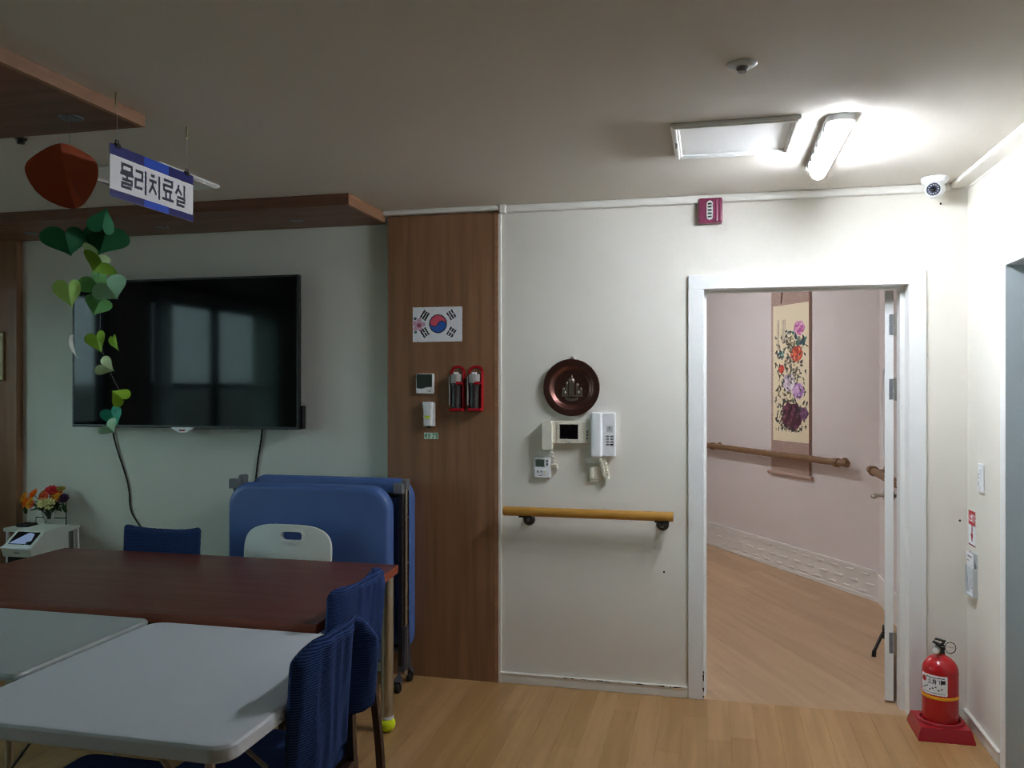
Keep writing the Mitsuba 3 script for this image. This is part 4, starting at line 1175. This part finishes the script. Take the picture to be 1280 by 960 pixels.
# ------------------------------------------------------------------ chairs with navy knitted covers
def cover_mesh(W=.45, z_top=.835, z0=.47, z1=.47, bow=.035, T=.045, ears=.012, seed=0, slack=.0, corner=.05):
    """local: the back stands at x ~ 0 and faces +x (the sitter's side), y across; hem height runs from z0 at y<0 to z1 at y>0"""
    nu, nv = 56, 64
    V = []
    for i in range(nu):
        u = -1 + 2 * i / (nu - 1)
        y = u * W / 2
        th = T * (1 - abs(u) ** 8) ** .5 * .5 + .004
        e = max(0, abs(u) - (1 - corner * 4 / W)) / (corner * 4 / W)
        top = z_top + ears * (abs(u) ** 3) - corner * e ** 2 - .006 * (1 - u * u)
        hem = z0 + (z1 - z0) * smooth01((u + 1) / 2)
        bx = bow * (u * u) - bow * .4
        for j in range(nv):
            q = j / nv
            if q < .5:      # outer face, from hem up
                s = q / .5
                z = hem + (top - hem) * (1 - (1 - s) ** 1.0)
                sd = -1
            else:
                s = (1 - q) / .5
                z = hem + (top - hem) * s
                sd = 1
            cap_ = min(1.0, (top - z) / .022) if top > z else 0
            rr = th * math.sqrt(max(0.0, 1 - (1 - cap_) ** 2)) if cap_ < 1 else th
            lean = -.06 * (z - .45)
            p = np.array((u * 4.1, z * 11, seed * 3.1))
            wr = .012 * (meshkit.noise(np.array([[p[0] * 2.4, p[1] * .35, seed + 5.0]]))[0] - .5) + .006 * (meshkit.noise(np.array([[p[0] * 5.2, p[1] * .8, seed + 9.0]]))[0] - .5)
            deep = 0
            if slack and sd < 0:
                u_ = -u
                c_ = .50 - .30 * (.84 - z)
                deep = slack * math.exp(-((u_ - c_ + .05) / .12) ** 2) * min(1, (top - z) / .06) - slack * .9 * math.exp(-((u_ - c_ - .30) / .20) ** 2) * min(1, (top - z) / .06)
            V.append((bx + lean + sd * (rr + (wr if sd < 0 else wr * .4) * (1 - abs(u) ** 6)) + deep * (1 if sd < 0 else 0), y, z))
    F = []
    for i in range(nu - 1):
        for j in range(nv):
            k = (j + 1) % nv
            a, b, c_, d = i * nv + j, i * nv + k, (i + 1) * nv + k, (i + 1) * nv + j
            F += [(a, c_, b), (a, d, c_)]
    n = len(V)
    V += [np.mean(V[:nv], axis=0), np.mean(V[-nv:], axis=0)]
    for j in range(nv):
        k = (j + 1) % nv
        F += [(n, j, k), (n + 1, (nu - 1) * nv + k, (nu - 1) * nv + j)]
    m = trimesh.Trimesh(np.array(V), F, process=False)
    if m.volume < 0:
        m.invert()
    return m


def smooth01(t):
    t = min(1, max(0, t))
    return t * t * (3 - 2 * t)


def covered_chair(key, x, y, rot, label, **kw):
    F = np.array(trimesh.transformations.rotation_matrix(rot, [0, 0, 1]))
    F[:3, 3] = (x, y, 0)
    add(key + '__back_cover', cover_mesh(**kw), M_navy, True, F)
    st_ = rrect(.02, .42, -.205, .205, .04)
    co = np.array(st_.exterior.coords)[:-1]
    add(key + '__seat', loft([np.c_[shrink(co, .01), np.full(len(co), .405)], np.c_[co, np.full(len(co), .42)], np.c_[co, np.full(len(co), .445)], np.c_[shrink(co, .012), np.full(len(co), .462)]]), M_navy, 40, F)
    for sx, sy in ((0, -1), (0, 1), (1, -1), (1, 1)):
        if sx == 0:
            hw_ = kw['W'] / 2 - .035
            pts_ = [(-.03, sy * hw_, .004), (-.008, sy * hw_, .3), (0.006, sy * hw_, .45), (0.004, sy * hw_, .615 if sy < 0 else .52)]
        else:
            pts_ = [(.40, sy * .19, .004), (.385, sy * .185, .2), (.375, sy * .18, .41)]
        sp = spline(pts_, 10)
        k = add(key + '__leg', cat([sq(sp[i], sp[i + 1] + (sp[i + 1] - sp[i]) * .08, .026, .026, (1, 0, 0)) for i in range(len(sp) - 1)]), M_darkwood, False, F)
    add(key + '__seat_rail', cat([sq((.01, -.185, .385), (.385, -.18, .385), .022, .045), sq((.01, .185, .385), (.385, .18, .385), .022, .045), sq((.0, -.185, .385), (.0, .185, .385), .022, .045)]), M_darkwood, False, F)
    lab(key, label, 'chair', 'chairs with navy knitted back covers')


covered_chair('covered_chair', -1.05, 2.18, math.pi, 'chair with navy knitted cover at the white table, nearest the camera', W=.41, z_top=.862, z0=.60, z1=.42, seed=1, slack=.06, corner=.06)
covered_chair('covered_chair_001', -1.25, 2.815, math.pi, 'chair with navy knitted cover at the end of the brown table, behind the nearest one', W=.42, z_top=.84, z0=.58, z1=.5, seed=2, slack=.012, corner=.03)
covered_chair('covered_chair_002', -2.63, 3.625, -math.pi / 2, 'chair with navy cover beyond the brown table, facing the camera under the television', W=.425, z_top=.822, z0=.5, z1=.5, seed=3, ears=.02, corner=.012)

# white plastic folding chair beyond the brown table
wcx, wcy = -2.02, 3.70
nx_, nz_ = 44, 26
half = []
arch = [(.232 * np.sign(math.cos(q)) * abs(math.cos(q)) ** .62, .70 + .148 * abs(math.sin(q)) ** .62) for q in np.linspace(0, math.pi, 41)]
pl_o = Polygon([(.232, .45)] + arch + [(-.232, .45)])
hole = rrect(-.02, .09, .775, .816, .018)
sl = ext(pl_o.difference(hole.buffer(.012)), .02, -.01)
for _ in range(3):
    sl = sl.subdivide()


def bendback(m):
    v = np.array(m.vertices)
    x, y, z = v[:, 0], v[:, 1], v[:, 2]
    m = m.copy()
    m.vertices = np.c_[x, -(z - .5 * x * x - .0) + .10 * (y - .45), y]
    return m


FWc = np.array([[1, 0, 0, wcx], [0, 1, 0, wcy], [0, 0, 1, 0], [0, 0, 0, 1.]])
add('folding_chair__backrest', bendback(sl), M_chairwhite, 30, FWc)
rim_ = ext(hole.buffer(.0125).difference(hole), .03, -.015)
for _ in range(2):
    rim_ = rim_.subdivide()
add('folding_chair__handle_rim', bendback(rim_), M_chairwhite, 30, FWc)
so = rrect(-.215, .215, -.40, .02, .06)
co = np.array(so.exterior.coords)[:-1]
add('folding_chair__seat', loft([np.c_[shrink(co, .01), np.full(len(co), .425)], np.c_[co, np.full(len(co), .435)], np.c_[co, np.full(len(co), .447)], np.c_[shrink(co, .012), np.full(len(co), .455)]]), M_chairwhite, 40, FWc)
for sx in (-1, 1):
    add('folding_chair__leg', tube(spline([(sx * .20, .05, .62), (sx * .21, -.0, .45), (sx * .215, -.36, .004)], 16), .012, 10), M_steel, 40, FWc)
    add('folding_chair__leg', tube([(sx * .215, -.36, .42), (sx * .215, .10, .004)], .012, 10), M_steel, 40, FWc)
lab('folding_chair', 'white plastic folding chair with a hand slot, in front of the blue folded bed', 'chair')

# ------------------------------------------------------------------ folded blue bed
M_frame = mat('frame_grey', '3c3c42', .4)
def mattress(x0, x1, z0, z1, y0, y1, r=.11):
    o = rrect(x0, x1, z0, z1, r, 10)
    co = np.array(o.exterior.coords)[:-1]
    n = 8
    rg = []
    for k in range(n + 1):
        q = math.pi * k / n
        e = .03 * (1 - math.sin(q) ** .7)
        s = shrink(co, e)
        rg.append(np.c_[s[:, 0], np.full(len(s), y0 + (y1 - y0) * (1 - math.cos(q)) / 2), s[:, 1]])
    m = loft(rg)
    if m.volume < 0:
        m.invert()
    return m


add('folding_bed__mattress', mattress(-2.425, -1.535, .14, 1.03, 3.865, 3.955, .12), M_vinyl, 60)
add('folding_bed__mattress', mattress(-2.44, -1.50, .14, 1.045, 4.085, 4.165, .10), M_vinyl, 60)
lab('folding_bed', 'blue vinyl folding bed standing folded against the television wall', 'folding bed')
for x in (-2.44, -1.52):
    s = 1 if x > -2 else -1
    fr_ = add('folding_bed__frame', cat([sq((x, 3.985, .12), (x, 3.985, 1.0), .02, .03, (0, 1, 0)), sq((x, 4.06, .12), (x, 4.06, 1.0), .02, .03, (0, 1, 0))]), M_dark)
    hg = add('folding_bed__hinge', cat([rbox(x - .03, x + .018, 3.955, 3.995, .985, 1.035, .004), rbox(x - .012, x + .018, 4.02, 4.07, .99, 1.05, .004)]), M_grey, 40)
    lab(hg, 'grey hinge plate')
    lgk = add('folding_bed__leg', tube([(x + s * .012, 4.02, .06), (x + s * .012, 4.02, 1.0)], .0105, 12), M_steel, 40)
    for z in (.86, .63, .4):
        add('folding_bed__bolt', lathe([(0, 0), (.007, 0), (.006, .004), (0, .005)], 10), M_chrome, 40, frame((x + s * .021, 4.02, z), (0, s, 0)))
    fg = add('folding_bed__foot_bracket', hull([(x + s * dx, y, z) for dx in (-.012, .022) for y, z in ((3.97, .09), (4.08, .09), (3.99, .31), (4.035, .31))]), M_frame)
    for y in (3.93, 4.1):
        cw = add('folding_bed__caster', lathe([(0, -.011), (.026, -.011), (.029, -.006), (.029, .006), (.026, .011), (0, .011)], 24), M_black, 40, frame((x + s * .005, y, .029), (0, 1, 0)))
        add(cw + '__fork', hull([(x + s * dx, y + dy, z) for dx in (-.014, .024) for dy, z in ((-.02, .06), (.02, .06), (0, .035))] + [(x + s * .005, y + (.03 if y < 4 else -.03), .1)]), M_frame)
add('folding_bed__crossbar', cat([bar((-2.44, 4.02, .2), (-1.52, 4.02, .2), .012, 10), bar((-2.44, 4.02, .97), (-1.52, 4.02, .97), .012, 10)]), M_dark, 40)

# ------------------------------------------------------------------ blood pressure machine, side table, vase of flowers
bx0, bx1, by0, by1, zt = -3.66, -3.36, 3.60, 3.95, .74
body = Polygon([(3.76, .61), (3.745, .65), (3.76, .668), (3.85, .735), (4.02, .742), (4.02, .61)])
m = ext(body, .185)
FB = np.array([[0, 0, 1, -3.70], [1, 0, 0, 0], [0, 1, 0, 0], [0, 0, 0, 1.]])
M0 = frame((0, 0, 0), (1, 0, 0))
add('blood_pressure_monitor', m, M_beige, 30, FB)
lab('blood_pressure_monitor', 'off-white desktop medical machine with a slanted lit screen at the left', 'medical machine')
sd_ = np.array((0, 3.85 - 3.76, .735 - .668))
sd_ /= np.linalg.norm(sd_)
FScr = frame((-3.607, 3.805, .7015), (1, 0, 0), sd_)
k = add('blood_pressure_monitor__screen', box(-.072, .072, -.044, .044, .0005, .003), M_screen, False, FScr)
lab(k, 'dark screen')
scene['mat_lit'] = {'type': 'twosided', 'bsdf': {'type': 'diffuse', 'reflectance': {'type': 'rgb', 'value': [.05, .06, .08]}}}
img = Polygon([(-.07, -.042), (.045, -.042), (.03, -.028), (.06, -.02), (.045, .032), (.005, .04)])
k2 = add(k + '__picture', ext(img, .0004, .003), 'mat_lit', False, FScr, emitter={'type': 'area', 'radiance': {'type': 'rgb', 'value': [.085, .12, .19]}})
lab(k2, 'lit pale blue picture')
add('blood_pressure_monitor__front_lip', rbox(-3.698, -3.517, 3.734, 3.76, .654, .666, .004), M_whiteplastic, 40)
add('blood_pressure_monitor__slot', rbox(-3.62, -3.59, 3.747, 3.76, .63, .636, .001), M_grey, 40)
add('blood_pressure_monitor__base', rbox(-3.69, -3.525, 3.772, 4.0, .56, .61, .01), M_black, 40)
# stand of the machine
add('machine_stand__top', rbox(-3.75, -3.50, 3.72, 4.025, .53, .56, .006), M_black, 40)
for x in (-3.735, -3.515):
    for y in (3.735, 4.01):
        add('machine_stand__leg', rbox(x - .012, x + .012, y - .012, y + .012, 0, .532, .003), M_black, 40)
lab('machine_stand', 'black stand carrying the medical machine', 'stand')
# white side table
add('side_table__top', ext(Polygon([(-3.97, 4.035), (-3.575, 4.035), (-3.63, 4.24), (-3.97, 4.24)]), .02, .685), M_beige)
for xa, ya, xb, yb in ((-3.588, 4.048, -3.588, 4.048), (-3.655, 4.215, -3.655, 4.215), (-3.615, 4.2, -3.585, 4.2), (-3.955, 4.05, -3.955, 4.05), (-3.955, 4.225, -3.955, 4.225)):
    add('side_table__leg', sq((xa, ya, .69), (xb, yb, .0), .014, .014), M_whiteplastic, False)
add('side_table__back_panel', rbox(-3.94, -3.67, 4.1, 4.11, .3, .69, .002), M_grey, 40)
lab('side_table', 'small white side table with thin legs behind the medical machine', 'table')
vx, vy, vz = -3.745, 4.13, .7055
add('flower_vase', lathe([(.0, 0), (.038, 0), (.04, .004), (.02, .02), (.018, .03), (.026, .045), (.035, .07), (.042, .1), (.039, .1), (.032, .07), (.023, .046), (.012, .034), (0, .032)], 36), 'mat_glass', True, np.array([[1, 0, 0, vx], [0, 1, 0, vy], [0, 0, 1, vz], [0, 0, 0, 1.]]))
lab('flower_vase', 'clear glass footed vase holding the flowers', 'vase')
M_leafgreen = mat('bouquet_green', '2c4524', .6)
FLM = {n: mat('bloom_' + n, c, .6, spec=.2) for n, c in dict(orange='e8781e', amber='e0a030', red='d03a3c', coral='d8603c', cream='d6d090', olive='a8984a', plum='3c2740').items()}


def bloom(r, n=9, layers=3):
    ms = []
    for L_ in range(layers):
        rr = r * (1 - .26 * L_)
        for k in range(n - L_):
            q = (k + .5 * L_) / (n - L_) * 2 * math.pi
            s = trimesh.creation.icosphere(1, 1)
            s.apply_scale((rr * .5, rr * .3, rr * .12))
            s.apply_transform(trimesh.transformations.rotation_matrix(-.35 - .35 * L_, [0, 1, 0]))
            s.apply_translation((rr * .55, 0, r * .16 * L_))
            s.apply_transform(trimesh.transformations.rotation_matrix(q, [0, 0, 1]))
            ms.append(s)
    s = trimesh.creation.icosphere(1, r * .22)
    s.apply_translation((0, 0, r * .3))
    ms.append(s)
    return cat(ms)


def vpos(px, py, d=0):     # blooms laid out around the vase, in metres from its mouth
    return ((px - 60) * .0045, d, (640 - py) * .0045)


BL = [(25, 622, 13, 'amber', -.02), (32, 628, 11, 'orange', -.06), (36, 618, 13, 'orange', .0), (41, 628, 12, 'amber', -.08), (46, 618, 12, 'olive', .05), (52, 614, 10, 'olive', .08), (56, 622, 10, 'coral', -.02), (62, 612, 13, 'red', .0), (68, 616, 12, 'red', .03),
      (60, 618, 10, 'coral', -.07), (61, 626, 12, 'cream', -.09), (69, 628, 12, 'cream', -.07), (72, 620, 11, 'amber', .0), (79, 622, 11, 'plum', .02), (45, 629, 9, 'coral', -.09), (71, 611, 9, 'olive', .06)]
FLAB = ['amber yellow flower at the far left end of the bouquet', 'small orange flower low at the left end of the bouquet', 'orange flower high at the left of the bouquet', 'amber yellow flower low in the left half of the bouquet',
        'dull olive-yellow flower high in the left half of the bouquet', 'dull olive-yellow flower at the top just left of the middle of the bouquet', 'coral flower in the middle of the bouquet', 'bright red flower at the top of the bouquet, the left of two',
        'bright red flower at the top of the bouquet, the right of two', 'coral flower in front of the left red flower of the bouquet', 'cream flower low in the bouquet, the left of two', 'cream flower low in the bouquet, the right of two',
        'amber yellow flower right of the red flowers of the bouquet', 'dark plum flower at the right end of the bouquet', 'coral flower low in the left half of the bouquet', 'dull olive-yellow flower at the top right of the bouquet']
top_ = np.array((vx, vy, vz + .085))
for i, (px, py, r, colr, d) in enumerate(BL):
    o = np.array(vpos(px, py, d * .6))
    c_ = top_ + o
    dirn = o + (0, -.12, .02)
    dirn /= np.linalg.norm(dirn)
    key = 'artificial_flower' if i == 0 else f'artificial_flower_{i:03d}'
    FRb = frame(c_, np.cross((0, 0, 1), dirn))
    FRb[:3, 1] = np.cross(dirn, FRb[:3, 0])
    FRb[:3, 2] = dirn
    add(key + '__bloom', bloom(r * .0030), FLM[colr], 50, FRb)
    add(key + '__stem', tube(spline([c_, top_ + o * .3 + (0, 0, -.01), (vx + .008 * math.cos(i * 2.4), vy + .008 * math.sin(i * 2.4), vz + .045)], 12), .0022, 6), M_leafgreen, 40)
    lab(key, FLAB[i], 'flower', 'artificial flowers in the glass vase')
lv = []
for i in range(60):
    a_ = rng.random() * 6.28
    h = trimesh.creation.icosphere(1, 1)
    h.apply_scale((.03, .012, .002))
    h.apply_transform(trimesh.transformations.euler_matrix(rng.normal() * .4, rng.normal() * .6, a_))
    h.apply_translation((vx + .055 * rng.normal(), vy + .025 * rng.normal(), vz + .1 + .05 * rng.random()))
    lv.append(h)
add('bouquet_leaves', cat(lv), M_leafgreen, 50)
lab('bouquet_leaves', 'dark green leaves between the flowers of the glass vase', 'leaves', None, 'stuff')
add('wire_rack', cat([bar((-3.83, 4.2, .7055), (-3.83, 4.2, .84), .0025, 6), bar((-3.69, 4.2, .7055), (-3.69, 4.2, .84), .0025, 6), bar((-3.83, 4.2, .84), (-3.69, 4.2, .84), .0025, 6), bar((-3.9, 4.2, .745), (-3.69, 4.2, .745), .0025, 6), bar((-3.9, 4.2, .7055), (-3.9, 4.2, .745), .0025, 6)]), M_black, 40)
lab('wire_rack', 'thin black wire rack behind the glass vase', 'rack')
add('black_tray', rbox(-3.93, -3.845, 4.08, 4.16, .7052, .722, .006), M_black, 40)
lab('black_tray', 'small black box left of the glass vase', 'box')
